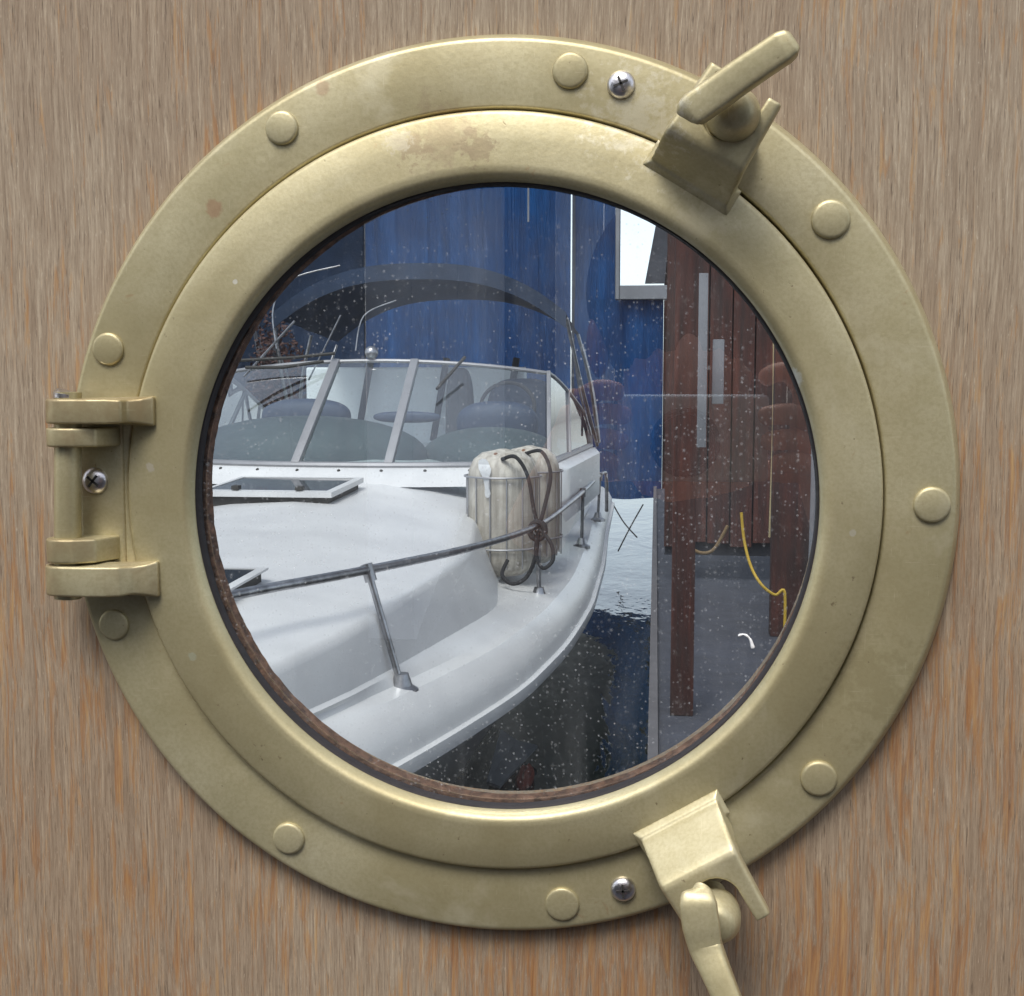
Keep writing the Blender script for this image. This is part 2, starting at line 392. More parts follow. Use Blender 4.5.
bm = bmesh.new(); random.seed(3)
rg = []
for i in range(180):
    a = 2 * PI * i / 180; j = .00012 * math.sin(a * 7 + 1) + random.uniform(-.00005, .00005)
    rg.append([bm.verts.new((ox + r * math.cos(a), y, oz + r * math.sin(a))) for r, y in ((.1050, .0002), (.1042, .0006), (.1040 + j, .0026), (.1038 + j, .0044), (.1056, .0046))])
for i in range(180):
    A, Bq = rg[i], rg[(i + 1) % 180]
    for j in range(5): bm.faces.new((A[j], A[(j + 1) % 5], Bq[(j + 1) % 5], Bq[j]))
pp('gasket', bm, RUBBER, ang=60)
bm = bmesh.new(); rg = []
for i in range(240):
    a = 2 * PI * i / 240; j = .00014 * math.sin(a * 11) * math.sin(a * 3) + random.uniform(-.00014, .00010) * (1 if math.sin(a) < .3 else .3)
    rg.append([bm.verts.new((ox + .0013 + r * math.cos(a), y, oz + .0011 + r * math.sin(a))) for r, y in ((.1072, .0068), (.1046 + j, .0068), (.1042 - j, .0090), (.1038 + j * 1.6, .0108), (.1072, .0114))])
for i in range(240):
    A, Bq = rg[i], rg[(i + 1) % 240]
    for j in range(5): bm.faces.new((A[j], A[(j + 1) % 5], Bq[(j + 1) % 5], Bq[j]))
pp('liner_ring', bm, RUSTY, ang=60)
bm = bmesh.new(); n = 120
fr_ = [bm.verts.new((ox + .1052 * math.cos(2 * PI * i / n), .0048, oz + .1052 * math.sin(2 * PI * i / n))) for i in range(n)]
bk_ = [bm.verts.new((p.co.x, .0066, p.co.z)) for p in fr_]
bm.faces.new(fr_); bm.faces.new(bk_[::-1])
for i in range(n): bm.faces.new((fr_[i], bk_[i], bk_[(i + 1) % n], fr_[(i + 1) % n]))
pane = pp('glass_pane', bm, GLASS, smooth=False)
pane['label'] = 'dusty glass with pale specks and faint reflections'

bm = bmesh.new(); add_tube(bm, smooth_path([at(738, 636, -.0042), at(744, 634.5, -.0042), at(750, 639, -.0042), at(753, 648, -.0042)], 5), [.0002, .0004, .0005, .0004, .0003, .0003, .0004, .0005, .0004, .0003, .0004, .0005, .0005, .0006, .0007, .0006], 6)
pp('white_fleck', bm, WHITEV, pane, 60)
# nine rivets
RV = [(570, 70, 17), (281, 127.5, 16.5), (107, 349, 16.5), (113, 625, 16), (288, 839, 16.5), (562, 905, 17), (819, 779, 17.5), (932.5, 505, 17), (831, 219, 18)]
for k, (px, py, rp) in enumerate(RV):
    c = at(px, py, .0012); r = rp / 2930
    bm = bmesh.new(); c = Vector((c.x, .0002, c.z)); t = .0001 * math.sin(k * 2.3)
    add_dome(bm, c, r * 1.0, [(.98, -.0002), (.99, .0007), (.97, .0011), (.91, .00145 + t), (.8, .0016 + t), (.4, .0018 + t), (.1, .00185 + t)])
    pp('rivet', bm, BRASS, ang=60)

# Phillips screws
def screw(px, py, rp, rot, lab, h=.0003):
    c = at(px, py, h + .001); r = rp / 2930
    c = Vector((c.x, -h + .0002, c.z)); bm = bmesh.new()
    add_dome(bm, c, r, [(1.05, 0), (1.02, .0008), (.9, .0015), (.65, .0021), (.3, .0024), (.05, .0024)])
    s = pp('screw', bm, STEEL, ang=60); s['label'] = lab
    bm = bmesh.new()
    for a in (rot, rot + PI / 2):
        poly = []
        for (u, w) in ((-.56, .09), (-.56, -.09), (.56, -.09), (.56, .09)):
            poly.append(Vector((c.x + r * (u * math.cos(a) - w * math.sin(a)), c.y - .00205, c.z + r * (u * math.sin(a) + w * math.cos(a)))))
        add_prism(bm, poly, (0, -.0005, 0))
    for f in bm.faces: pass
    q = pp('cross_recess', bm, DARKIN, s, 30); 
screw(621, 84, 12.5, .4, 'bright cross head screw near the upper lever')
screw(623, 890, 12, .1, 'bright cross head screw near the lower lever')
screw(94, 481, 13, .9, 'cross head screw inside the hinge', .0007)

# ------------------------------------------------------------------ hinge
def slab(bm, outline, z0, z1, bev):
    """outline: list of (x, y) closed; extruded in z, bevelled"""
    a = [bm.verts.new((x, y, z0)) for x, y in outline]; b = [bm.verts.new((x, y, z1)) for x, y in outline]
    n = len(a); bm.faces.new(a); bm.faces.new(b[::-1])
    for i in range(n): bm.faces.new((a[i], b[i], b[(i + 1) % n], a[(i + 1) % n]))
    bevel(bm, bev, 3)
HXc = at(62.5, 480, .012).x; HX0 = HXc; HY = -.0085     # hinge axis
def arc(cx, cy_, r, a0, a1, n): return [(cx + r * math.cos(a0 + (a1 - a0) * i / n), cy_ + r * math.sin(a0 + (a1 - a0) * i / n)) for i in range(n + 1)]
# long arms of the swing frame
for (ya, yb) in ((399, 424), (566, 596)):
    zt, zb = at(100, ya, .012).z, at(100, yb, .012).z; HXc = at(62.5, (ya + yb) / 2, .012).x
    xr = at(151, 480, .006).x
    out = arc(HXc, HY, .0070, PI * .5, PI * 1.5, 12) + [(HXc + .010, HY - .0070), (HXc + .016, HY - .0064), (HXc + .021, HY - .0048), (xr - .006, -.0098), (xr - .0015, -.0078), (xr + .0015, -.0058), (xr + .0015, .002), (xr - .006, .003), (HXc + .014, -.0008), (HXc + .006, HY + .0070)]
    bm = bmesh.new(); slab(bm, out, zb, zt, .0023)
    zc = (zt + zb) / 2
    for v in bm.verts:      # the arm spreads where it is cast into the ring
        k = max(0, min(1, (v.co.x - (xr - .010)) / .011)); j = max(0, min(1, (-.0045 - v.co.y) / -.004 * -1 + 0)) 
        v.co.z = zc + (v.co.z - zc) * (1 - .10 * math.sin(k * PI)) * (1 + .22 * k * k)
    pp('hinge_arm', bm, BRASS_D, swing, 60)
# knuckles of the flange
for (ya, yb) in ((428, 447), (539, 563)):
    zt, zb = at(78, ya, .012).z, at(78, yb, .012).z; HXc = at(62.5, (ya + yb) / 2, .012).x
    out = arc(HXc, HY, .0068, PI * .5, PI * 1.5, 12) + [(HXc + .005, HY - .0066), (HXc + .0115, HY - .003), (HXc + .0150, -.002), (HXc + .0160, .004), (HXc + .004, .004), (HXc + .002, HY + .0066)]
    bm = bmesh.new(); slab(bm, out, zb, zt, .0019); pp('knuckle', bm, BRASS_D, flange, 60)
HXc = HX0
# plate of the flange under the hinge
bm = bmesh.new()
xa, xb = at(80, 480, 0).x, at(125, 480, 0).x; z0, z1 = at(90, 586, 0).z, at(90, 404, 0).z
add_box(bm, xa, xb, -.0006, .0055, z0, z1); bevel(bm, .0012, 3); pp('hinge_plate', bm, BRASS_D, flange, 50)
bm = bmesh.new(); add_tube(bm, [(at(63, 392, .012).x, HY, at(67, 392, .012).z), (at(63, 600, .012).x, HY, at(67, 600, .012).z)], .0045, 28)
pin = pp('hinge_pin', bm, BRASS, port, 50)
bm = bmesh.new(); zz = at(67, 396, .012).z; HXc = at(63, 396, .012).x; add_tube(bm, [(HXc - .0002, HY, zz - .0006), (HXc - .0002, HY, zz + .0008), (HXc, HY, zz + .0013)], [.0046, .0046, .0036], 28)
pp('pin_head', bm, STEEL, pin, 40)

# ------------------------------------------------------------------ dog lugs with levers
def frame_at(ca, sa):
    e_r = Vector((ca, 0, sa)); e_t = Vector((-sa, 0, ca)); return e_r, e_t
def soften(name, bm, m, parent, vox, it):
    """round every edge of a casting: fine voxel skin, then smoothing"""
    bmesh.ops.transform(bm, matrix=inv, verts=bm.verts)
    me = bpy.data.meshes.new('tmp'); bm.to_mesh(me); bm.free(); o = bpy.data.objects.new('tmp', me); C.objects.link(o)
    q = o.modifiers.new('r', 'REMESH'); q.mode = 'VOXEL'; q.voxel_size = vox; q.adaptivity = 0
    q = o.modifiers.new('s', 'SMOOTH'); q.iterations = it; q.factor = .6
    dg = bpy.context.evaluated_depsgraph_get(); dg.update(); me2 = bpy.data.meshes.new_from_object(o.evaluated_get(dg))
    C.objects.unlink(o); bpy.data.objects.remove(o); me2.name = name; me2.materials.clear()
    return link(name, me2, m, parent, True, 180)
def add_flare(bm, e_r, e_t, r0, half):
    """low fillet where the lug grows out of the ring"""
    m_ = half + .0022; poly = [e_r * (r0 - .0030) + e_t * t for t in (-m_, m_)] + [e_r * (r0 + .007) + e_t * t for t in (m_ * .98, -m_ * .98)]
    a = [bm.verts.new(p + Vector((0, -.0036, 0))) for p in poly]
    b = [bm.verts.new(p * 1.0 + Vector((0, -.0062, 0)) + e_r * .0022 * (1 if i < 2 else -1) - e_t * (.0022 if i in (1, 2) else -.0022)) for i, p in enumerate(poly)]
    bm.faces.new(a[::-1]); bm.faces.new(b)
    for i in range(4): bm.faces.new((a[i], a[(i + 1) % 4], b[(i + 1) % 4], b[i]))
    bmesh.ops.recalc_face_normals(bm, faces=bm.faces)
def lug(ang, half, r0, r1, hc, rc, side):
    """forked lug on the swing frame: r0 inner foot, rc crest, r1 tips, hc height of the plate above the flange"""
    e_r, e_t = frame_at(math.cos(ang), math.sin(ang))
    # side profile (radius, height) outer skin then underside
    prof = [(r0 - .0015, .0050), (r0, .0062), (r0 + .0012, .0084), (rc - .0018, hc - .0021), (rc - .0004, hc - .0006), (rc + .0012, hc), (r1, hc + .0002), (r1, hc - .0052), (rc + .004, hc - .006), (rc + .0012, hc - .009), (rc + .0005, .0006), (r0 - .0015, .0030)]
    U = .0079; cut0 = rc + .0045      # fork slot: half width and root of the slot
    bm = bmesh.new()
    ts = [-half, -half * .8] + [-U * 1.0001]
    # build as three prisms fused through shared columns: left tine, right tine, web with rounded slot root
    n = 22; cols = []
    tt = [-half, -half * .92, -(half + U) / 2, -U] + [-U * math.cos(PI * i / n) for i in range(1, n)] + [U, (half + U) / 2, half * .92, half]
    for t in tt:
        if abs(t) >= U - 1e-9: rt = r1
        else: rt = cut0 + U - math.sqrt(max(U * U - t * t, 0))
        if abs(abs(t) - U) < 1e-9: rt = r1
        rd = .0012 if abs(t) > half * .95 else 0
        flare = (.0016 if abs(t) > half * .95 else 0)
        col = []
        for (r, h) in prof:
            r2 = min(r, rt) if r > cut0 else r
            hh = h - (rd if h > .008 and r < r1 + 1 and h > hc - .004 else 0)
            tp = 1 - .105 * max(0, min(1, (r2 - r0) / (r1 - r0))); tq = t * tp if abs(t) > U + .001 else t
            col.append(bm.verts.new(e_r * r2 + e_t * tq + Vector((0, -hh, 0))))
        cols.append(col)
    m = len(prof)
    for A, Bq in zip(cols, cols[1:]):
        for j in range(m):
            k = (j + 1) % m
            try: bm.faces.new((A[j], A[k], Bq[k], Bq[j]))
            except ValueError: pass
    bm.faces.new(cols[0][::-1]); bm.faces.new(cols[-1])
    bmesh.ops.remove_doubles(bm, verts=bm.verts, dist=1e-6)
    bmesh.ops.recalc_face_normals(bm, faces=bm.faces)
    bmesh.ops.triangulate(bm, faces=bm.faces[:])
    flare = add_flare(bm, e_r, e_t, r0, half)
    return soften('dog_lug', bm, BRASS, swing, .00042, 7), e_r, e_t
def clevis(ang, side):
    e_r, e_t = frame_at(math.cos(ang), math.sin(ang)); bm = bmesh.new()
    for s in (-1, 1):
        poly = [e_r * r + e_t * (s * .0078) + Vector((0, -h, 0)) for r, h in ((.129, .0), (.129, .006), (.1315, .0088), (.139, .0088), (.142, .006), (.142, .0))]
        add_prism(bm, poly, e_t * (s * .0036))
    bevel(bm, .0007, 2); return pp('bolt_clevis', bm, BRASS, flange, 40)

def radial(px, py, h):
    p = at(px, py, h); return math.hypot(p.x, p.z), math.atan2(p.z, p.x), p
r_, aT, _ = radial(714, 134, .020)
r_, aB, _ = radial(706, 878, .020)
lugT, eT, fT = lug(aT - .002, .0140, .1190, .1500, .0225, .1275, 1)
lugB, eB, fB = lug(aB - .004, .0143, .1225, .1575, .0225, .1340, -1)
clevis(aT, 1); clevis(aB, 1)

def nut_and_lever(cpx, cpy, lever_pts, h0, wid, thick, lab, nr=.0079):
    c = at(cpx, cpy, h0 + .006); c = Vector((c.x, 0, c.z))
    root = empty('wing_nut', '', ''); del root['label']; del root['category']; root.parent = port; root['label'] = lab
    root.location = (0, 0, 0)
    bm = bmesh.new()
    add_dome(bm, Vector((c.x, -h0 + .004, c.z)), nr, [(.80, 0), (1.0, .0010), (1.03, .004), (1.0, .008), (.86, .0105), (.72, .0125), (.5, .0135), (.1, .014)], 40)
    bmesh.ops.transform(bm, matrix=inv, verts=bm.verts); nb = from_bm('nut_boss', bm, BRASS, root, True, 50)
    bm = bmesh.new(); add_tube(bm, [(c.x, -.003, c.z), (c.x, -h0 - .002, c.z)], .0042, 24)
    bmesh.ops.transform(bm, matrix=inv, verts=bm.verts); from_bm('bolt', bm, BRASS_D, root, True, 40)
    # lever: flat bar with rounded ends following the points (px, py, height, width scale)
    P = [at(a, b, hh) for a, b, hh, s in lever_pts]; W = [s for *_, s in lever_pts]
    P2 = smooth_path(P, 8); W2 = []
    for i in range(len(W) - 1): W2 += [W[i] + (W[i + 1] - W[i]) * j / 8 for j in range(8)]
    W2.append(W[-1]); bm = bmesh.new(); rows = []; n = 24
    for i, p in enumerate(P2):
        d = (P2[min(i + 1, len(P2) - 1)] - P2[max(i - 1, 0)]).normalized()
        s = d.cross(Vector((0, 1, 0))).normalized(); u = s.cross(d).normalized()
        row = []
        for k in range(n):
            a = 2 * PI * k / n; cc, ss = math.cos(a), math.sin(a); e = .42
            row.append(bm.verts.new(p + s * (math.copysign(abs(cc) ** e, cc) * wid * W2[i]) + u * (math.copysign(abs(ss) ** e, ss) * thick * min(1, W2[i] * 1.05))))
        rows.append(row)
    for A, Bq in zip(rows, rows[1:]):
        for k in range(n): bm.faces.new((A[k], A[(k + 1) % n], Bq[(k + 1) % n], Bq[k]))
    bm.faces.new(rows[0][::-1]); bm.faces.new(rows[-1])
    bmesh.ops.transform(bm, matrix=inv, verts=bm.verts); from_bm('lever', bm, BRASS, root, True, 50)
    return root
nut_and_lever(734, 112, [(687, 117, .034, .55), (689, 114, .0345, .85), (695, 109, .035, 1.), (715, 95, .036, 1.), (740, 77, .0375, .98), (765, 60, .039, .95), (783, 48, .040, .95), (791, 43, .0405, .8), (794, 41, .0405, .45)], .0205, .0049, .0034, 'upper brass lever nut pointing out to the right')
nut_and_lever(716, 923, [(697, 893, .031, .55), (697.5, 896, .0325, .9), (698, 904, .034, 1.08), (701, 925, .035, 1.08), (704, 940, .0352, 1.), (707, 950, .0358, .95), (717, 974, .039, .85), (728, 1000, .042, .78), (738, 1024, .045, .7), (740, 1030, .045, .35)], .0205, .0054, .0032, 'lower brass lever nut hanging down past the edge')

# ------------------------------------------------------------------ cabin cruiser
boat = empty('motor_cruiser', 'white cabin cruiser seen bow first behind the dusty porthole glass', 'boat', B(-2.3, 9, -2.6))
binv = Matrix.Translation(-Vector(boat.location))
def bpart(name, bm, m, parent=boat, ang=40, smooth=True, fix=True):
    bmesh.ops.transform(bm, matrix=binv, verts=bm.verts); return from_bm(name, bm, m, parent, smooth, ang, fix)
CX = -2.3
def ip(d, tab):
    xs, ys = zip(*tab); 
    return float(np.mean([np.interp(d + e, xs, ys) for e in (-.3, -.15, 0, .15, .3)]))
bW = lambda d: ip(d, [(1.9, .04), (2.2, .28), (3.0, .78), (4.0, 1.14), (4.7, 1.34), (5.3, 1.48), (6.1, 1.64), (7.3, 1.75), (8.9, 1.81), (11, 1.79), (13.2, 1.71), (17, 1.62)])
tW = lambda d: ip(d, [(1.9, .01), (2.6, .22), (3.4, .72), (4.1, 1.0), (4.9, 1.13), (6, 1.22), (6.9, 1.27), (7.7, 1.17), (8.2, 1.09), (9.2, 1.10), (11, 1.34), (17, 1.36)])
zC = lambda d: ip(d, [(1.9, -1.18), (3.2, -.92), (4.6, -.84), (6.5, -.79), (8.6, -.72), (9.3, -.62), (17, -.62)])
zT = lambda d: ip(d, [(1.9, -1.2), (3, -1.08), (5, -1.02), (8, -.98), (9.5, -.93), (17, -.93)])
zW = lambda d: ip(d, [(1.9, -1.22), (3, -1.18), (6, -1.25), (8, -1.33), (10, -1.36), (17, -1.38)])
zG = lambda d: ip(d, [(1.9, -1.24), (5, -1.33), (8, -1.43), (9, -1.44), (17, -1.42)])
def section(d):
    b, t, zc, zt, zw, zg = bW(d), tW(d), zC(d), zT(d), zW(d), zG(d)
    t = min(t, b * .82)
    kl = max(.0, min(1, (d - 1.9) / 5))
    so_ = .05 + .11 * max(0, min(1, (d - 4.8) / 2.2))
    cam_ = lambda u: zc - (zc - zt) * (.75 * u * u)
    rows = [(0, zc), (t * .35, cam_(.35)), (t * .62, cam_(.62)), (t * .84, cam_(.84)), (t - .03, cam_(.97)), (t - .006, cam_(1) - .01), (t + .008, cam_(1) - .04),
            (t + (so_ - .02) * (b > .3), zw + .012), (t + so_ * (b > .3), zw)]
    x8 = min(t + so_, b * .9)
    rows = [(min(x, b * .93), z) for x, z in rows]
    rows += [(x8 + (b - .20 - x8) * .5, zw - .02), (max(b - .20, x8), zg + .06), (max(b - .12, x8), zg + .045), (b - .045, zg - .015), (b - .01, zg - .085), (b, zg - .15)]
    rows += [(b + .028, zg - .155), (b + .032, zg - .185), (b + .028, zg - .215), (b - .002, zg - .22)]
    for q in (.15, .4, .7, 1.0):
        zz = (zg - .22) + (-2.9 - (zg - .22)) * q
        rows.append((max(.02, b - .002 - min(.95, b * .85) * q ** .75), zz))
    return rows
ds = list(np.linspace(1.92, 9, 44)) + list(np.linspace(9.2, 16.5, 16))
bm = bmesh.new(); grid = []
for d in ds:
    sec = section(d)
    full = [(-x, z) for x, z in sec[::-1][:-1]] + sec
    grid.append([bm.verts.new(B(CX + x, d, z)) for x, z in full])
for A, Bq in zip(grid, grid[1:]):
    for j in range(len(A) - 1): bm.faces.new((A[j], A[j + 1], Bq[j + 1], Bq[j]))
bm.faces.new(grid[-1]); bm.faces.new(grid[0][::-1])
hull = bpart('hull', bm, GEL, ang=28)

def deck_z(x, d):
    sec = section(d); xs, zs = zip(*sec[:9]); return float(np.interp(abs(x - CX), xs, zs))
# screen plinth, coaming
RAIL_L = [(2.5, -2.3, -.70), (2.75, -2.02, -.72), (3.4, -1.76, -.745), (4.3, -1.50, -.765), (5.1, -1.19, -.785), (6.5, -.93, -.86), (8.0, -.77, -.92), (9.3, -.69, -.915), (10.5, -.65, -.915), (13.2, -.62, -.95)]
for s in (1, -1):
    pts = [B(CX + s * (x - CX), d, z) for d, x, z in RAIL_L]
    pts += [B(CX + s * (-.60 - CX), 13.5, -1.05), B(CX + s * (-.60 - CX), 13.6, -1.40)]
    bm = bmesh.new(); add_tube(bm, smooth_path(pts, 6), .0195, 14); rl = bpart('rail', bm, CHROME)
for s in (1, -1):
    for d, xt, xb, zt, zb in ((3.0, -1.90, -1.86, -.73, -1.24), (5.1, -1.19, -1.05, -.79, -1.285), (8.0, -.77, -.765, -.92, -1.385), (10.5, -.65, -.66, -.915, -1.37), (12.6, -.62, -.64, -.94, -1.37)):
        if s < 0 and d > 11: continue
        p0, p1 = B(CX + s * (xt - CX), d, zt), B(CX + s * (xb - CX), d, zb)
        bm = bmesh.new(); add_tube(bm, [p0, p1], .0145, 12); st = bpart('stanchion', bm, CHROME)
        bm = bmesh.new(); add_tube(bm, [p1 + Vector((0, 0, z)) for z in (-.03, -.005, .01, .06)], [.075, .072, .046, .030], 16)
        bpart('stanchion_foot', bm, CHROME, st)
        bm = bmesh.new(); add_tube(bm, [p0 + (p1 - p0).normalized() * z for z in (-.03, .045)], .026, 12); bpart('rail_collar', bm, CHROME, st)

# wind screen
zb0 = -.600
def scr(s_, side=1):
    """s_ 0 (centre) .. 1 (corner) .. 2 (aft end) -> bottom point, top point"""
    if s_ <= 1:
        x = CX + side * 1.48 * s_; db = 8.85 + .42 * s_ ** 2.4; zt = .175 - .10 * s_ ** 2
        xt = CX + side * 1.385 * s_; dt = 9.95 + .25 * s_ ** 2.4
        return B(x, db, zb0), B(xt, dt, zt)
    u = s_ - 1
    return B(CX + side * (1.48 + .13 * u), 9.27 + 2.9 * u, zb0 - .01 * u), B(CX + side * (1.385 + .21 * u), 10.2 + 2.05 * u, .075 - .46 * u ** 1.3)
S_ALL = [i / 10 for i in range(0, 21)]
for side in (1, -1):
    for which, nm in ((0, 'sill_rail'), (1, 'header_rail')):
        bm = bmesh.new(); add_tube(bm, [scr(s, side)[which] for s in S_ALL], .017 if which else .026, 8); bpart('screen_rail', bm, ALU)
ws = None
def glass_panel(name, sA, sB, side=1, mt=None):
    bm = bmesh.new(); seg = 8; r0 = []; r1 = []
    for i in range(seg + 1):
        s = sA + (sB - sA) * i / seg; sd_ = 1 if s >= 0 else -1
        a, b_ = scr(abs(s), sd_ * side); r0.append(a); r1.append(b_)
    a = [bm.verts.new(p) for p in r0]; b = [bm.verts.new(p) for p in r1]
    a2 = [bm.verts.new(p + Vector((0, .008, -.004))) for p in r0]; b2 = [bm.verts.new(p + Vector((0, .008, -.004))) for p in r1]
    for i in range(seg):
        bm.faces.new((a[i], a[i + 1], b[i + 1], b[i])); bm.faces.new((a2[i], b2[i], b2[i + 1], a2[i + 1]))
        bm.faces.new((a[i], a2[i], a2[i + 1], a[i + 1])); bm.faces.new((b[i], b[i + 1], b2[i + 1], b2[i]))
    bm.faces.new((a[0], b[0], b2[0], a2[0])); bm.faces.new((a[-1], a2[-1], b2[-1], b[-1]))
    return bpart(name, bm, mt or SCREEN, ang=30)
MUL = .235
glass_panel('windscreen_pane', -MUL, MUL); glass_panel('windscreen_pane', MUL, 1); glass_panel('windscreen_pane', -1, -MUL)
glass_panel('side_pane', 1, 2, 1, mat_screen('smoked_side_window', (.34, .42, .52), 1.5)); glass_panel('side_pane', 1, 2, -1)
def bar(a, b, w, nm='mullion', m=ALU, t=.03):
    bm = bmesh.new(); d = (b - a).normalized(); s = Vector((1, 0, 0)); s = (s - d * s.dot(d)).normalized(); u = d.cross(s)
    poly = [a + s * w + u * t, a - s * w + u * t, a - s * w - u * t, a + s * w - u * t]; add_prism(bm, poly, b - a); bevel(bm, .006, 2)
    return bpart(nm, bm, m, ang=40)
for s, side in ((MUL, 1), (MUL, -1), (1.0, 1), (1.0, -1)):
    a, b = scr(s, side); bar(a, b, .032 if s < 1 else .016)
for side in (1, -1):
    a, b = scr(1.42, side); bar(a, b, .018, t=.018); a, b = scr(2, side); bar(a, b, .02, t=.02)
a0, b0 = scr(MUL, -1); a1, b1 = scr(MUL, 1)
bar(a0.lerp(b0, .52), a1.lerp(b1, .52), .012, 'mullion', ALU, .012)
# white plinth under the screen and cockpit coamings
bm = bmesh.new(); cols = []
for i in range(-20, 21):
    s = abs(i) / 10; side = 1 if i >= 0 else -1; p = scr(s, side)[0]
    if s <= 1: off, drop, ext = Vector((0, -.10, 0)), .05, .13
    else: off, drop, ext = Vector((side * .09, -.02, 0)), .07, .45
    q = p + off + Vector((0, 0, -drop)); low = q + (Vector((0, -.10, -.09)) if s <= 1 else Vector((side * .0, 0, -.40)))
    cols.append([bm.verts.new(v) for v in (p + Vector((0, .14, -.02)) if s <= 1 else p + Vector((-side * .10, 0, -.02)), p + Vector((0, 0, -.012)), p + off * .5 + Vector((0, 0, -.02)), q, low)])
for A, Bq in zip(cols, cols[1:]):
    for j in range(4): bm.faces.new((A[j], A[j + 1], Bq[j + 1], Bq[j]))
bpart('screen_plinth', bm, GEL, ang=40)
# deck screws along the plinth are tiny dark studs
for i in range(-9, 10):
    s = abs(i) / 9.5; side = 1 if i >= 0 else -1; p = scr(s, side)[0] + Vector((0, -.07, -.036))
    if i % 2: continue
    bm = bmesh.new(); bmesh.ops.create_uvsphere(bm, u_segments=8, v_segments=6, radius=.014, matrix=Matrix.Translation(p)); bpart('stud', bm, DARKIN)

# dash, seats, white cockpit behind the screen
def blob(name, c, rad, m, e=.7, parent=boat):
    bm = bmesh.new(); bmesh.ops.create_uvsphere(bm, u_segments=32, v_segments=20, radius=1)
    for v in bm.verts:
        v.co = Vector([math.copysign(abs(q) ** e, q) * r for q, r in zip(v.co, rad)]) + c
    return bpart(name, bm, m, parent, 60)
blob('dash', B(-3.0, 10.35, -.64), (1.05, .62, .36), DASH, .95)
blob('instrument_hood', B(-3.1, 10.7, -.30), (.40, .14, .16), NAVY, .8)
blob('helm_console', B(-1.45, 10.65, -.64), (.60, .5, .26), DASH, .95)
blob('instrument_hood', B(-1.42, 10.8, -.36), (.36, .14, .20), NAVY, .8)
blob('grab_rail_pad', B(-2.2, 10.7, -.30), (.30, .05, .05), NAVY, .8)
blob('seat', B(-1.33, 11.9, -.40), (.34, .16, .44), NAVY, .6)
blob('seat', B(-1.9, 11.7, -.42), (.13, .14, .56), DARKWOOD, .6)
bm = bmesh.new(); add_box(bm, *sum(((B(-3.75, 12.9, -1)[i], B(-1.42, 13.1, .16)[i]) for i in range(3)), ())); bevel(bm, .03, 3); bpart('cockpit_screen', bm, WHITEV)
for x in (-3.15, -2.35, -1.62):
    bm = bmesh.new(); add_tube(bm, [B(x, 12.7, -.6), B(x + .12, 12.85, .25)], .035, 10); bpart('cockpit_post', bm, DARKWOOD)
# steering wheel
bm = bmesh.new(); add_tube(bm, [B(-1.35 + .24 * math.cos(a), 10.95 + .07 * math.sin(a), -.22 + .22 * math.sin(a)) for a in np.linspace(0, 2 * PI, 28)], .018, 8); bpart('steering_wheel', bm, RUBBER)

# bimini top
bm = bmesh.new(); gt = []
for j in range(9):
    v_ = j / 8; d = 11.0 + 2.3 * v_; row = []
    for i in range(25):
        u = -1 + 2 * i / 24; prof_z = (1 - abs(u) ** 2.6) * .44
        z = .60 + prof_z - .16 * v_ - .012 * math.sin(v_ * PI * 3) ** 2
        row.append(bm.verts.new(B(-2.17 + 1.33 * u, d, z)))
    gt.append(row)
for A, Bq in zip(gt, gt[1:]):
    for i in range(24): bm.faces.new((A[i], A[i + 1], Bq[i + 1], Bq[i]))
ret = bmesh.ops.solidify(bm, geom=bm.faces[:], thickness=.02)
cnp = bpart('bimini_canvas', bm, CANVAS, ang=60)
bm = bmesh.new(); prev = None
for i in range(25):     # hanging front valance
    u = -1 + 2 * i / 24; z = .60 + (1 - abs(u) ** 2.6) * .44; x = -2.17 + 1.33 * u
    a = bm.verts.new(B(x, 10.99, z + .01)); b = bm.verts.new(B(x, 11.0, z - .13)); c = bm.verts.new(B(x, 11.02, z - .13)); d = bm.verts.new(B(x, 11.01, z + .01))
    if prev:
        for p, q in zip(((0, 1), (1, 2), (2, 3), (3, 0))*1, range(4)):
            bm.faces.new((prev[p[0]], prev[p[1]], (a, b, c, d)[p[1]], (a, b, c, d)[p[0]]))
    prev = (a, b, c, d)
bpart('valance', bm, CANVAS, cnp, 60)
for side in (1, -1):
    X = lambda x: -2.17 + side * x
    for pts, r in (([B(X(1.33), 11.05, .56), B(X(1.42), 11.6, .0), B(X(1.53), 12.4, -.62)], .017), ([B(X(1.34), 12.3, .47), B(X(1.46), 12.35, .0), B(X(1.54), 12.45, -.60)], .017),
                   ([B(X(1.32), 13.2, .40), B(X(1.45), 13.0, -.1), B(X(1.54), 12.6, -.60)], .015), ([B(X(1.37), 11.3, .30), B(X(1.40), 11.8, -.10), B(X(1.5), 11.9, -.50)], .010)):
        bm = bmesh.new(); add_tube(bm, smooth_path(pts, 5), r, 10); bpart('canopy_tube', bm, CHROME)
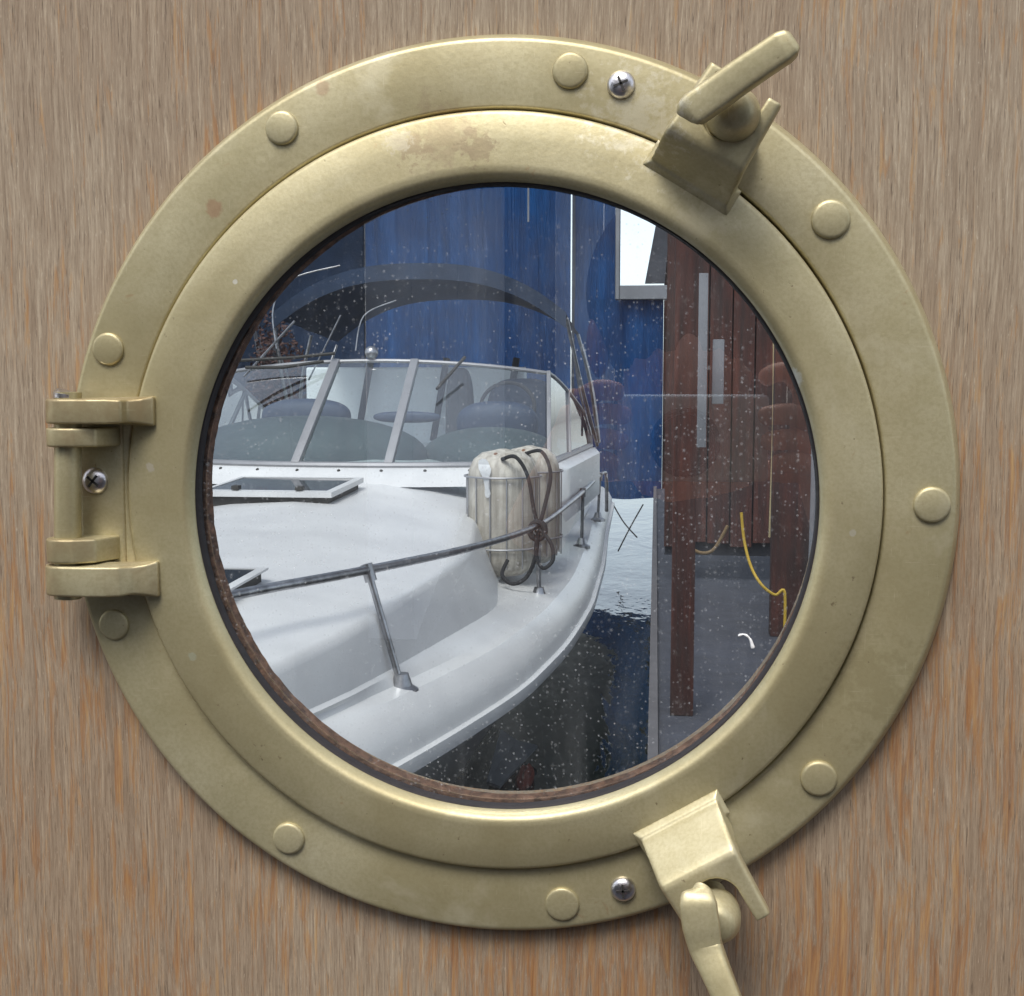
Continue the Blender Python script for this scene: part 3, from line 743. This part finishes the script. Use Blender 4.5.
# whip hoops and aerials over the screen, wipers, navigation light
for pts, r in (([B(-3.2, 10.2, .28), B(-3.24, 10.25, .62), B(-3.1, 10.3, .86), B(-2.70, 10.4, .98)], .007), ([B(-2.9, 10.1, .02), B(-2.62, 10.1, .55)], .007), ([B(-3.4, 9.95, .05), B(-2.98, 10.0, .50)], .010), ([B(-2.5, 10.1, .26), B(-2.45, 10.2, .55), B(-2.2, 10.3, .68)], .006)):
    bm = bmesh.new(); add_tube(bm, smooth_path(pts, 6), r, 8); bpart('aerial', bm, CHROME)
for pts in ([B(-3.5, 9.75, .17), B(-2.95, 9.85, .20), B(-2.62, 9.9, .235)], [B(-3.3, 9.7, .12), B(-3.0, 9.72, .12), B(-2.7, 9.85, .17)], [B(-1.72, 9.55, -.05), B(-1.55, 9.85, .20)]):
    bm = bmesh.new(); add_tube(bm, pts, .013, 8); bpart('wiper', bm, DARKIN)
bm = bmesh.new(); bmesh.ops.create_uvsphere(bm, u_segments=16, v_segments=12, radius=.055, matrix=Matrix.Translation(B(-2.33, 9.95, .24))); bpart('deck_light', bm, CHROME)

# hatches
def hatch(cx, d, sx, sd, lid, hr=.075):
    z = deck_z(cx, d)
    slope = (deck_z(cx, d + sd) - deck_z(cx, d - sd)) / (2 * sd)
    P = lambda u, v, h: B(cx + u * sx, d + v * sd, z + v * sd * slope + h)
    bm = bmesh.new(); o4 = [(-1, -1), (1, -1), (1, 1), (-1, 1)]; i4 = [(-.90, -.86), (.90, -.86), (.90, .86), (-.90, .86)]
    V = lambda L, h: [bm.verts.new(P(u, v, h)) for u, v in L]
    lo = hr * .5
    A, A2, Bq, Cq, Dq = V([(u * .96, v * .96) for u, v in o4], lo), V(o4, lo + .004), V(o4, hr), V(i4, hr + .004), V(i4, lo)
    for X, Y in ((A, A2), (A2, Bq), (Bq, Cq), (Cq, Dq), (Dq, A)):
        for i in range(4): bm.faces.new((X[i], X[(i + 1) % 4], Y[(i + 1) % 4], Y[i]))
    fr_ = bpart('hatch_frame', bm, GEL if lid else ALU, ang=30)
    bm = bmesh.new(); k_ = [(u * .93, v * .93) for u, v in o4]; add_prism(bm, [P(u, v, -.06) for u, v in k_], (0, 0, .06 + lo - .003)); bpart('hatch_gap_shade', bm, DARKIN, fr_, smooth=False)  # dark box put in for the shade in the gap under the lid
    bm = bmesh.new(); add_prism(bm, [P(u * .998, v * .998, hr - .013) for u, v in i4], (0, 0, .013)); bpart('hatch_pane', bm, SMOKE, fr_, smooth=False)
    for u in (-.45, .5):
        bm = bmesh.new(); add_prism(bm, [P(u - .05, -.95, hr + .007), P(u + .05, -.95, hr + .007), P(u + .05, -.80, hr + .007), P(u - .05, -.80, hr + .007)], (0, 0, .025)); bpart('hinge_block', bm, DARKIN, fr_)
hatch(-2.48, 8.05, .44, .42, 1)
hatch(-2.03, 4.9, .36, .34, 1, .028)

# fenders in a rack by the rail, lying on the side deck
def fender(name, label, x, d, r, ztop, zbot, splash=False):
    e = empty(name, label, 'fender', B(x, d, zbot), 'boat fenders on the side deck'); li = Matrix.Translation(-Vector(e.location))
    H = ztop - zbot; pr = [(.02, 0), (.6, .03), (.9, .09), (1, .17), (1, .78), (.97, .85), (.84, .93), (.6, .98), (.25, 1.0), (.10, 1.01), (.02, 1.01)]
    bm = bmesh.new(); n = 44; rows = []
    for f, h in pr:
        rows.append([bm.verts.new(B(x + r * f * (1 + (.018 * math.cos(i * PI) if .1 < h < .85 else 0)) * math.cos(2 * PI * i / n), d + r * f * math.sin(2 * PI * i / n), zbot + h * H)) for i in range(n)])
    for A, Bq in zip(rows, rows[1:]):
        for i in range(n): bm.faces.new((A[i], A[(i + 1) % n], Bq[(i + 1) % n], Bq[i]))
    bm.faces.new(rows[0][::-1]); bm.faces.new(rows[-1])
    bmesh.ops.transform(bm, matrix=li, verts=bm.verts); body = from_bm('fender_body', bm, FEND, e, True, 50)
    bm = bmesh.new()
    for hh in (.80, .25):
        add_tube(bm, [B(x + (r + .022) * math.cos(a), d + (r + .022) * math.sin(a), zbot + hh * H) for a in np.linspace(0, 2 * PI, 36)], .007, 6)
    for i in range(14):
        a = 2 * PI * i / 14; add_tube(bm, [B(x + (r + .012) * math.cos(a), d + (r + .012) * math.sin(a), zbot + .80 * H), B(x + (r + .012) * math.cos(a), d + (r + .012) * math.sin(a), zbot + .10 * H)], .005, 5)
    bmesh.ops.transform(bm, matrix=li, verts=bm.verts); from_bm('wire_rack', bm, ALU, e, True, 50)
    bm = bmesh.new(); bmesh.ops.create_uvsphere(bm, u_segments=12, v_segments=8, radius=.02, matrix=Matrix.Translation(B(x - .03, d - r * .55, zbot + .965 * H)))
    bmesh.ops.transform(bm, matrix=li, verts=bm.verts); from_bm('air_valve', bm, RUSTY, e)
    if splash:
        bm = bmesh.new(); pts_ = [(.945, .012, -.10), (.93, .032, -.105), (.90, .040, -.10), (.87, .044, -.09), (.84, .036, -.085), (.80, .022, -.082), (.76, .016, -.078), (.72, .014, -.074), (.69, .020, -.07), (.665, .017, -.07), (.65, .006, -.07)]; rw = []
        for hh, w_, ox_ in pts_:
            rr_ = r * (1.02 if hh < .9 else .93); row = []
            for q_ in (-1, 0, 1):
                xx = ox_ + q_ * w_; row.append(bm.verts.new(B(x + xx, d - math.sqrt(max(rr_ * rr_ - xx * xx, 0)) - .012, zbot + hh * H)))
            rw.append(row)
        for A, Bq in zip(rw, rw[1:]):
            for i in range(2): bm.faces.new((A[i], A[i + 1], Bq[i + 1], Bq[i]))
        bmesh.ops.solidify(bm, geom=bm.faces[:], thickness=.006); bmesh.ops.transform(bm, matrix=li, verts=bm.verts); from_bm('white_splash', bm, WHITEV, e)
    return e
fender('boat_fender', 'front dingy white ribbed fender standing in a wire rack by the rail', -1.04, 8.3, .235, -.45, -1.31, True)
fender('boat_fender', 'second dingy fender half hidden behind the front one', -.93, 8.95, .215, -.46, -1.32)

ropes = empty('mooring_rope', 'black rope looped over the fenders and knotted on the boat rail', 'rope', B(-.78, 7.9, -.93))
ri = Matrix.Translation(-Vector(ropes.location))
def rope(pts, r=.013):
    bm = bmesh.new(); add_tube(bm, smooth_path(pts, 7), r, 8); bmesh.ops.transform(bm, matrix=ri, verts=bm.verts); from_bm('strand', bm, BLACKROPE, ropes)
rope([B(-1.02, 8.1, -.50), B(-.92, 8.02, -.48), B(-.84, 8.0, -.60), B(-.80, 7.98, -.80), B(-.765, 7.96, -.93)])
rope([B(-.94, 8.8, -.50), B(-.80, 8.5, -.47), B(-.71, 8.2, -.60), B(-.73, 8.0, -.80), B(-.765, 7.97, -.93)])
rope([B(-.765, 7.95, -.93), B(-.68, 7.9, -1.02), B(-.66, 7.85, -1.12), B(-.72, 7.8, -1.17), B(-.77, 7.85, -1.08), B(-.765, 7.95, -.95)])
rope([B(-.765, 7.95, -.93), B(-.78, 7.9, -1.12), B(-.84, 7.9, -1.25), B(-.93, 7.9, -1.29), B(-1.0, 7.95, -1.24), B(-.97, 8.0, -1.15)])
for k in range(3):
    rope([B(-.77 + .05 * math.cos(a), 7.93 + .03 * k, -.95 + .055 * math.sin(a)) for a in np.linspace(0, 2 * PI, 9)], .016)

# ------------------------------------------------------------------ boathouse across the water
def shed_xy(px, d): return (px - 668.7) / F * d
D = 19.0
def tarp(name, label, x0, x1, z0, z1, d=D, m=TARP, amp=.09, group=None, cat='tarpaulin'):
    bm = bmesh.new(); nx = max(4, int((x1 - x0) / .12)); nz = 14; g = []
    for i in range(nx + 1):
        x = x0 + (x1 - x0) * i / nx
        g.append([bm.verts.new(B(x, d + amp * math.sin(x * 5.1 + .3 * math.sin(k * .8)) + .04 * math.sin(x * 13 + k * .4), z0 + (z1 - z0) * k / nz + (.05 * math.sin(x * 2.3) if k == 0 else 0))) for k in range(nz + 1)])
    for A, Bq in zip(g, g[1:]):
        for k in range(nz): bm.faces.new((A[k], Bq[k], Bq[k + 1], A[k + 1]))
    bmesh.ops.solidify(bm, geom=bm.faces[:], thickness=.01)
    return tag(from_bm(name, bm, m, None, True, 70), label, cat, group)
tarp('blue_tarp', 'broad blue tarpaulin hanging behind the cruiser cockpit', -4.60, -1.42, -1.74, 4.6)
tarp('blue_tarp', 'narrow deep blue tarpaulin right of the canopy tubes below the bright opening', -1.38, -.034, -1.74, 1.26, D + .25, amp=.05)
tarp('blue_tarp', 'narrow blue strip of tarpaulin left of the bright opening', -1.38, -.74, 1.22, 4.8, D + .32, amp=.05)
tarp('dark_curtain', 'dark grey sheet wall left of the blue tarpaulin', -12, -4.64, -1.74, 4.7, D + .1, NAVYSHEET, .05, cat='curtain')
boh = empty('boathouse_frame', 'pale timber frame carrying the blue tarpaulins around the bright opening', 'frame', B(-1.4, D + .4, -2.6))
bi = Matrix.Translation(-Vector(boh.location))
def fb(name, x0, x1, d0, d1, z0, z1, m=GREYPAINT):
    bm = bmesh.new(); a, b = B(x0, d0, z0), B(x1, d1, z1); add_box(bm, a.x, b.x, a.y, b.y, a.z, b.z); bevel(bm, .01, 1)
    bmesh.ops.transform(bm, matrix=bi, verts=bm.verts); from_bm(name, bm, m, boh)
fb('beam', -.74, .1, D + .02, D + .2, 1.24, 1.45)
fb('post', -.76, -.69, D + .0, D + .2, 1.24, 4.8); fb('post', -1.44, -1.38, D + .42, D + .6, -2.7, 4.8)
fb('post', -.03, .10, D + .42, D + .6, -2.7, 4.8, BOARDS); fb('post', -4.74, -4.6, D + .42, D + .6, -2.7, 4.8)
fb('beam', -12, 4, D + .4, D + .6, 4.8, 5.1)
bm = bmesh.new(); add_prism(bm, [B(*p) for p in ((-.32, D + .3, 1.5), (-.02, D + .3, 1.5), (.2, D + .3, 4.6), (-.06, D + .3, 4.6), (-.16, D + .3, 2.4))], (0, .1, 0)); bmesh.ops.transform(bm, matrix=bi, verts=bm.verts); from_bm('gable_board', bm, DARKWOOD, boh, False)
tube('hanging_line', [B(-1.62, 15, 4.6), B(-1.62, 15, 1.9)], .012, GREYPAINT); tag(bpy.data.objects['hanging_line'], 'thin pale line hanging in front of the blue tarpaulin', 'line')
for k, pts in enumerate(([B(-.75, 18, -1.7), B(-.55, 17.5, -1.95), B(-.35, 17, -2.1)], [B(-.28, 17.5, -1.7), B(-.45, 17.3, -2.0), B(-.62, 17.4, -2.35)])):
    o = tube('dock_line', pts, .010, BLACKROPE); tag(o, ['dark line sloping down right over the bright water', 'dark line sloping down left over the bright water'][k], 'line', 'lines crossing the bright water')
# shrub seen far left above the dark sheet
def shrub(x, d, zb, w, h, label):
    e = empty('bare_shrub', label, 'shrub', B(x, d, zb)); li = Matrix.Translation(-Vector(e.location)); rnd = random.Random(5)
    bm = bmesh.new()
    for i in range(5200):
        a = rnd.uniform(0, 2 * PI); rr = rnd.random() ** .5 * w; zz = zb + h * (.15 + .85 * rnd.random())
        if rr > w * (1.1 - (zz - zb) / h * .9) * (1 + .3 * math.sin(a * 3 + zz * 4)): continue
        c = B(x + rr * math.cos(a), d + rr * math.sin(a), zz); u = Vector((rnd.gauss(0, 1), rnd.gauss(0, 1), rnd.gauss(0, 1))).normalized(); v = u.orthogonal().normalized(); s = .032
        bm.faces.new([bm.verts.new(c + p) for p in (u * s, v * s * .6, -u * s, -v * s * .6)])
    bmesh.ops.transform(bm, matrix=li, verts=bm.verts); from_bm('foliage', bm, simple('red_brown_leaves', (.05, .020, .015), .8, 0, .4, 3), e, False, fix=False)
    bm = bmesh.new()
    for i in range(7):
        a = rnd.uniform(0, 6); add_tube(bm, [B(x, d, zb - .4), B(x + .3 * w * math.cos(a), d, zb + h * .4), B(x + .7 * w * math.cos(a), d + .2, zb + h * .9)], [.05, .03, .01], 6)
    bmesh.ops.transform(bm, matrix=li, verts=bm.verts); from_bm('stems', bm, DARKWOOD, e)
shrub(-4.9, 15.5, -.6, .55, 1.5, 'red brown shrub behind the port side of the cruiser')

# boards, posts and pipes on the dock to the right
bwall = empty('board_wall', 'dark red brown boarded wall standing on the dock', 'wall', B(1.2, 9.8, -1.55)); wi = Matrix.Translation(-Vector(bwall.location))
rnd = random.Random(2); x = .035
while x < 3.2:
    w = rnd.uniform(.13, .2); bm = bmesh.new(); a, b = B(x, 9.75 + rnd.uniform(0, .03), -1.25 + rnd.uniform(-.03, .03)), B(x + w - .012, 9.83, 3.2); add_box(bm, a.x, b.x, a.y, b.y, a.z, b.z)
    bmesh.ops.transform(bm, matrix=wi, verts=bm.verts); from_bm('board', bm, BOARDS, bwall, False); x += w
bm = bmesh.new(); a, b = B(.04, 9.84, -1.35), B(3.2, 9.92, 3.2); add_box(bm, a.x, b.x, a.y, b.y, a.z, b.z); bmesh.ops.transform(bm, matrix=wi, verts=bm.verts); from_bm('backing', bm, DARKWOOD, bwall, False)
def post(x0, x1, d, z0, z1, label, m=BOARDS, name='dock_post', t=.12, cat='post', group=None):
    a, b = B(x0, d, z0), B(x1, d + t, z1); o = box(name, m, a.x, b.x, a.y, b.y, a.z, b.z, None, .006); return tag(o, label, cat, group)
post(.081, .188, 5.78, -1.552, 3, 'nearest red brown square post standing on the dock by the water edge')
post(.692, .927, 7.7, -1.552, 3, 'wide dark brown post on the dock near the right edge of the glass', m=BOARDS)
post(.24, .32, 8.8, -.45, .75, 'short pale grey batten left of the pipes', GREYPAINT, 'batten', .04, 'batten')
post(.36, .44, 8.9, -.15, .30, 'shorter grey batten right beside the first batten', GREYPAINT, 'batten', .04, 'batten')
def pipe(x, d, z0, z1, r, label, m=GREYPAINT): tag(tube('pipe', [B(x, d, z0), B(x + .01, d, (z0 + z1) / 2), B(x, d, z1)], r, m, k=4), label, 'pipe', 'upright pipes')
pipe(.89, 7.4, -1.5, .35, .018, 'thicker pale upright pipe closest to the right edge of the glass')
pipe(.72, 8.2, -1.0, .55, .010, 'thin yellowish upright pipe left of the others', simple('yellowed_pipe', (.35, .28, .15), .6))
pipe(.84, 8.2, -1.1, .32, .007, 'thinnest pale upright pipe in the middle')
o = tube('yellow_cord', [B(.50, 7.6, -.78), B(.52, 7.6, -.95), B(.56, 7.55, -1.10), B(.62, 7.5, -1.20), B(.70, 7.5, -1.26), B(.755, 7.5, -1.24), B(.76, 7.5, -1.50)], .009, YELLOW); tag(o, 'yellow cord hanging in a curve on the brown dock boards', 'cord')
o = tube('ochre_cord', [B(.16, 8.4, -1.0), B(.24, 8.4, -1.12), B(.36, 8.4, -1.12), B(.46, 8.4, -.95)], .012, simple('ochre_cord', (.14, .09, .04), .8)); tag(o, 'drooping dull ochre cord between the posts', 'cord')
# debris on the water
bm = bmesh.new(); c = Vector((0, 0, 0))
P = [B(x, d, WATER_Z - .038 + z) for x, d, z in ((-1.09, 7.86, .03), (-.99, 7.75, .04), (-.83, 8.55, .08), (-1.0, 8.75, .05), (-1.15, 9.0, .06))]
add_prism(bm, P, (0, 0, .02)); o = from_bm('plastic_sheet', bm, simple('grey_plastic', (.22, .26, .31), .4), None, False); tag(o, 'small grey plastic sheet floating in the dark water', 'plastic sheet')
bm = bmesh.new(); bmesh.ops.create_icosphere(bm, subdivisions=3, radius=1)
for v in bm.verts: v.co = Vector((-.86 + v.co.x * .06, 7.62 + v.co.y * .24, WATER_Z + .03 + v.co.z * .05 * (1 + .4 * math.sin(v.co.x * 9))))
o = from_bm('red_rag', bm, simple('faded_red_cloth', (.22, .04, .025), .9), None); tag(o, 'small faded red rag floating beside the plastic sheet', 'rag')

# fence added behind the viewer to darken the glass reflection and give it bands
fence = empty('reflection_fence', 'tall dark boarded fence added behind the viewer to shape the glass reflection, with two pale blue panels', 'fence', (0, -4.0, DOCK_Z)); fi = Matrix.Translation(-Vector(fence.location))
for x0, x1, zt in ((-7, -1.031, 2.2), (-.521, -.343, 2.2), (-.132, 7, 2.2)):
    bm = bmesh.new(); x = x0
    while x < x1 - 1e-6:
        w = min(.3, x1 - x); add_box(bm, x, x + w - (.006 if x + w < x1 - .01 else 0), -4.03, -4.0, DOCK_Z, zt); x += w
    bmesh.ops.transform(bm, matrix=fi, verts=bm.verts); from_bm('fence_panel', bm, DARKWOOD, fence, False)
for x0, x1 in ((-1.031, -.521), (-.343, -.132)):
    bm = bmesh.new(); add_box(bm, x0, x1, -4.02, -4.0, DOCK_Z, -.9); bmesh.ops.transform(bm, matrix=fi, verts=bm.verts); from_bm('fence_panel', bm, DARKWOOD, fence, False)

# ------------------------------------------------------------------ the photographer (only a faint reflection in the glass shows the person)
def skinned(name, verts, edges, m, parent, inv_, sub=2, sx=1.):
    bm = bmesh.new(); lay = bm.verts.layers.skin.verify(); vs = []
    for i, (p, rx) in enumerate(verts):
        v = bm.verts.new(p); rr = rx if isinstance(rx, tuple) else (rx, rx); v[lay].radius = rr; v[lay].use_root = (i == 0); vs.append(v)
    for a, b in edges: bm.edges.new((vs[a], vs[b]))
    me = bpy.data.meshes.new('tmp'); bm.to_mesh(me); bm.free(); o = bpy.data.objects.new('tmp', me); C.objects.link(o)
    o.modifiers.new('s', 'SKIN'); q = o.modifiers.new('u', 'SUBSURF'); q.levels = q.render_levels = sub
    dg = bpy.context.evaluated_depsgraph_get(); dg.update(); me2 = bpy.data.meshes.new_from_object(o.evaluated_get(dg))
    C.objects.unlink(o); bpy.data.objects.remove(o); me2.transform(inv_); me2.name = name; me2.materials.clear()
    return link(name, me2, m, parent, True, 70)
SKIN = simple('skin', (.66, .34, .24), .5); JACKET = simple('navy_jacket_cloth', (.03, .045, .075), .9, 0, .2, 30); JEANS = simple('dark_trouser_cloth', (.03, .035, .05), .9); HAIR = simple('brown_hair', (.05, .03, .02), .7)
PX = .075
per = empty('person', 'person in a dark jacket holding up a small camera in front of the porthole', 'person', (PX, -.95, DOCK_Z)); pi_ = Matrix.Translation(-Vector(per.location))
V_ = []; E_ = []
def vtx(p, r): V_.append((Vector(p), r)); return len(V_) - 1
def chain(start, pts):
    for p, r in pts:
        k = vtx(p, r); E_.append((start, k)); start = k
    return start
pel = vtx((PX, -.95, -.62), (.15, .11))
ch = chain(pel, [((PX, -.94, -.45), (.135, .10)), ((PX, -.91, -.24), (.16, .11)), ((PX, -.88, -.12), (.12, .085))])
chain(ch, [((PX, -.85, -.04), .055), ((PX, -.82, .02), .060), ((PX, -.785, .08), (.078, .092)), ((PX, -.785, .15), (.070, .085)), ((PX, -.79, .185), .045)])
wr = {}
for s in (-1, 1):
    hp = chain(pel, [((PX + s * .10, -.95, -.70), .095), ((PX + s * .12, -.94, -1.08), .060), ((PX + s * .13, -.97, -1.42), .042), ((PX + s * .13, -.95, -1.48), .040), ((PX + s * .14, -.84, -1.495), .032)])
    wr[s] = chain(ch, [((PX + s * .17, -.885, -.13), .062), ((PX + s * .24, -.82, -.31), .043), ((PX + s * .16, -.63, -.16), .033), ((PX + s * .098, -.505, -.035), .024), ((PX + s * .088, -.478, -.012), (.020, .024)), ((PX + s * .080, -.456, .004), (.014, .022))])
    palm = wr[s]
    for k, (z0, x1, z1, ln) in enumerate(((.026, .045, .034, 1.), (.012, .040, .018, 1.05), (-.003, .042, .001, 1.), (-.017, .048, -.014, .85))):
        if s == 1 and k == 0:      # forefinger on the shutter release, arched over the top
            chain(palm, [((PX + s * .074, -.448, .034), .0085), ((PX + s * .062, -.442, .047), .008), ((PX + s * .050, -.447, .044), .0075), ((PX + s * .045, -.451, .038), .006)])
        else:
            chain(palm, [((PX + s * .077, -.440, z0), .0088), ((PX + s * .064, -.4275, z1), .0080), ((PX + s * (x1 + .010), -.4255, z1 - .001), .0075), ((PX + s * (x1 + .001), -.4265, z1 - .003), .006)])
    chain(wr[s] - 1, [((PX + s * .078, -.488, -.022), .011), ((PX + s * .062, -.488, -.026), .0095), ((PX + s * .048, -.482, -.022), .0075)])
body = skinned('body', V_, E_, SKIN, per, pi_, 2)
def blob2(name, c, rad, m, n=20, e=1.):
    bm = bmesh.new(); bmesh.ops.create_uvsphere(bm, u_segments=n + 4, v_segments=n, radius=1)
    for v in bm.verts: v.co = Vector([q * r for q, r in zip(v.co, rad)]) + Vector(c)
    bmesh.ops.transform(bm, matrix=pi_, verts=bm.verts); return from_bm(name, bm, m, per, True, 60)
blob2('hair', (PX, -.805, .125), (.098, .108, .105), HAIR)
for s in (-1, 1):
    blob2('ear', (PX + s * .084, -.785, .075), (.012, .022, .032), SKIN, 12)
    blob2('eye', (PX + s * .032, -.700, .085), (.009, .006, .005), HAIR, 12)
blob2('nose', (PX, -.690, .055), (.013, .022, .026), SKIN, 12); blob2('mouth', (PX, -.700, .018), (.026, .008, .007), simple('lips', (.35, .12, .10), .5), 12)
jv = [((PX, -.945, -.66), (.165, .125)), ((PX, -.935, -.45), (.155, .12)), ((PX, -.905, -.24), (.180, .125)), ((PX, -.88, -.12), (.13, .095)), ((PX, -.855, -.06), (.075, .075))]
je = [(0, 1), (1, 2), (2, 3), (3, 4)]
for s in (-1, 1):
    n0 = len(jv); jv += [((PX + s * .175, -.885, -.125), .078), ((PX + s * .245, -.82, -.315), .058), ((PX + s * .165, -.635, -.163), .046), ((PX + s * .115, -.535, -.068), .037)]
    je += [(3, n0), (n0, n0 + 1), (n0 + 1, n0 + 2), (n0 + 2, n0 + 3)]
skinned('jacket', [(Vector(p), q) for p, q in jv], je, JACKET, per, pi_, 2)
tv = [((PX, -.95, -.66), (.16, .115))]; te = []
for s in (-1, 1):
    n0 = len(tv); tv += [((PX + s * .10, -.95, -.74), .112), ((PX + s * .12, -.94, -1.08), .080), ((PX + s * .13, -.965, -1.44), .066)]; te += [(0, n0), (n0, n0 + 1), (n0 + 1, n0 + 2)]
    blob2('shoe', (PX + s * .135, -.89, -1.482), (.05, .14, .042), RUBBER)
skinned('trousers', [(Vector(p), q) for p, q in tv], te, JEANS, per, pi_, 2)
cam_o = empty('compact_camera', 'small silver blue compact camera held up in both hands', 'camera', (PX, -.455, 0)); ci = Matrix.Translation(-Vector(cam_o.location))
bm = bmesh.new(); add_box(bm, PX - .052, PX + .050, -.470, -.436, -.029, .030); bevel(bm, .004, 3); bmesh.ops.transform(bm, matrix=ci, verts=bm.verts); from_bm('camera_body', bm, simple('silver_blue_metal', (.62, .72, .82), .5, 0), cam_o)
bm = bmesh.new(); add_lathe(bm, [(.0235, -.438), (.0235, -.428), (.022, -.4265), (.0195, -.4265), (.0195, -.438)], PX - .006, -.002, 48); bmesh.ops.transform(bm, matrix=ci, verts=bm.verts); from_bm('lens_ring', bm, RUBBER, cam_o)
bm = bmesh.new(); add_dome(bm, Vector((PX - .006, -.434, -.002)), .019, [(1, 0), (.8, .0012), (.5, .0022), (.1, .0027)]); bmesh.ops.transform(bm, matrix=ci, verts=bm.verts); from_bm('lens_glass', bm, simple('lens_glass', (.01, .01, .02), .05), cam_o)

PALE = simple('pale_blue_boards', (.78, .84, .90), .7, 0, .1, 2)  # pale boards in the fence gaps, added for light bands in the glass
for x0, x1 in ((-1.031, -.521), (-.343, -.132)):
    bm = bmesh.new(); x = x0
    while x < x1 - 1e-6:
        w = min(.17, x1 - x); add_box(bm, x, x + w - .004, -4.06, -4.035, DOCK_Z, 2.1); x += w
    bmesh.ops.transform(bm, matrix=fi, verts=bm.verts); from_bm('reflection_panel', bm, PALE, fence, False)
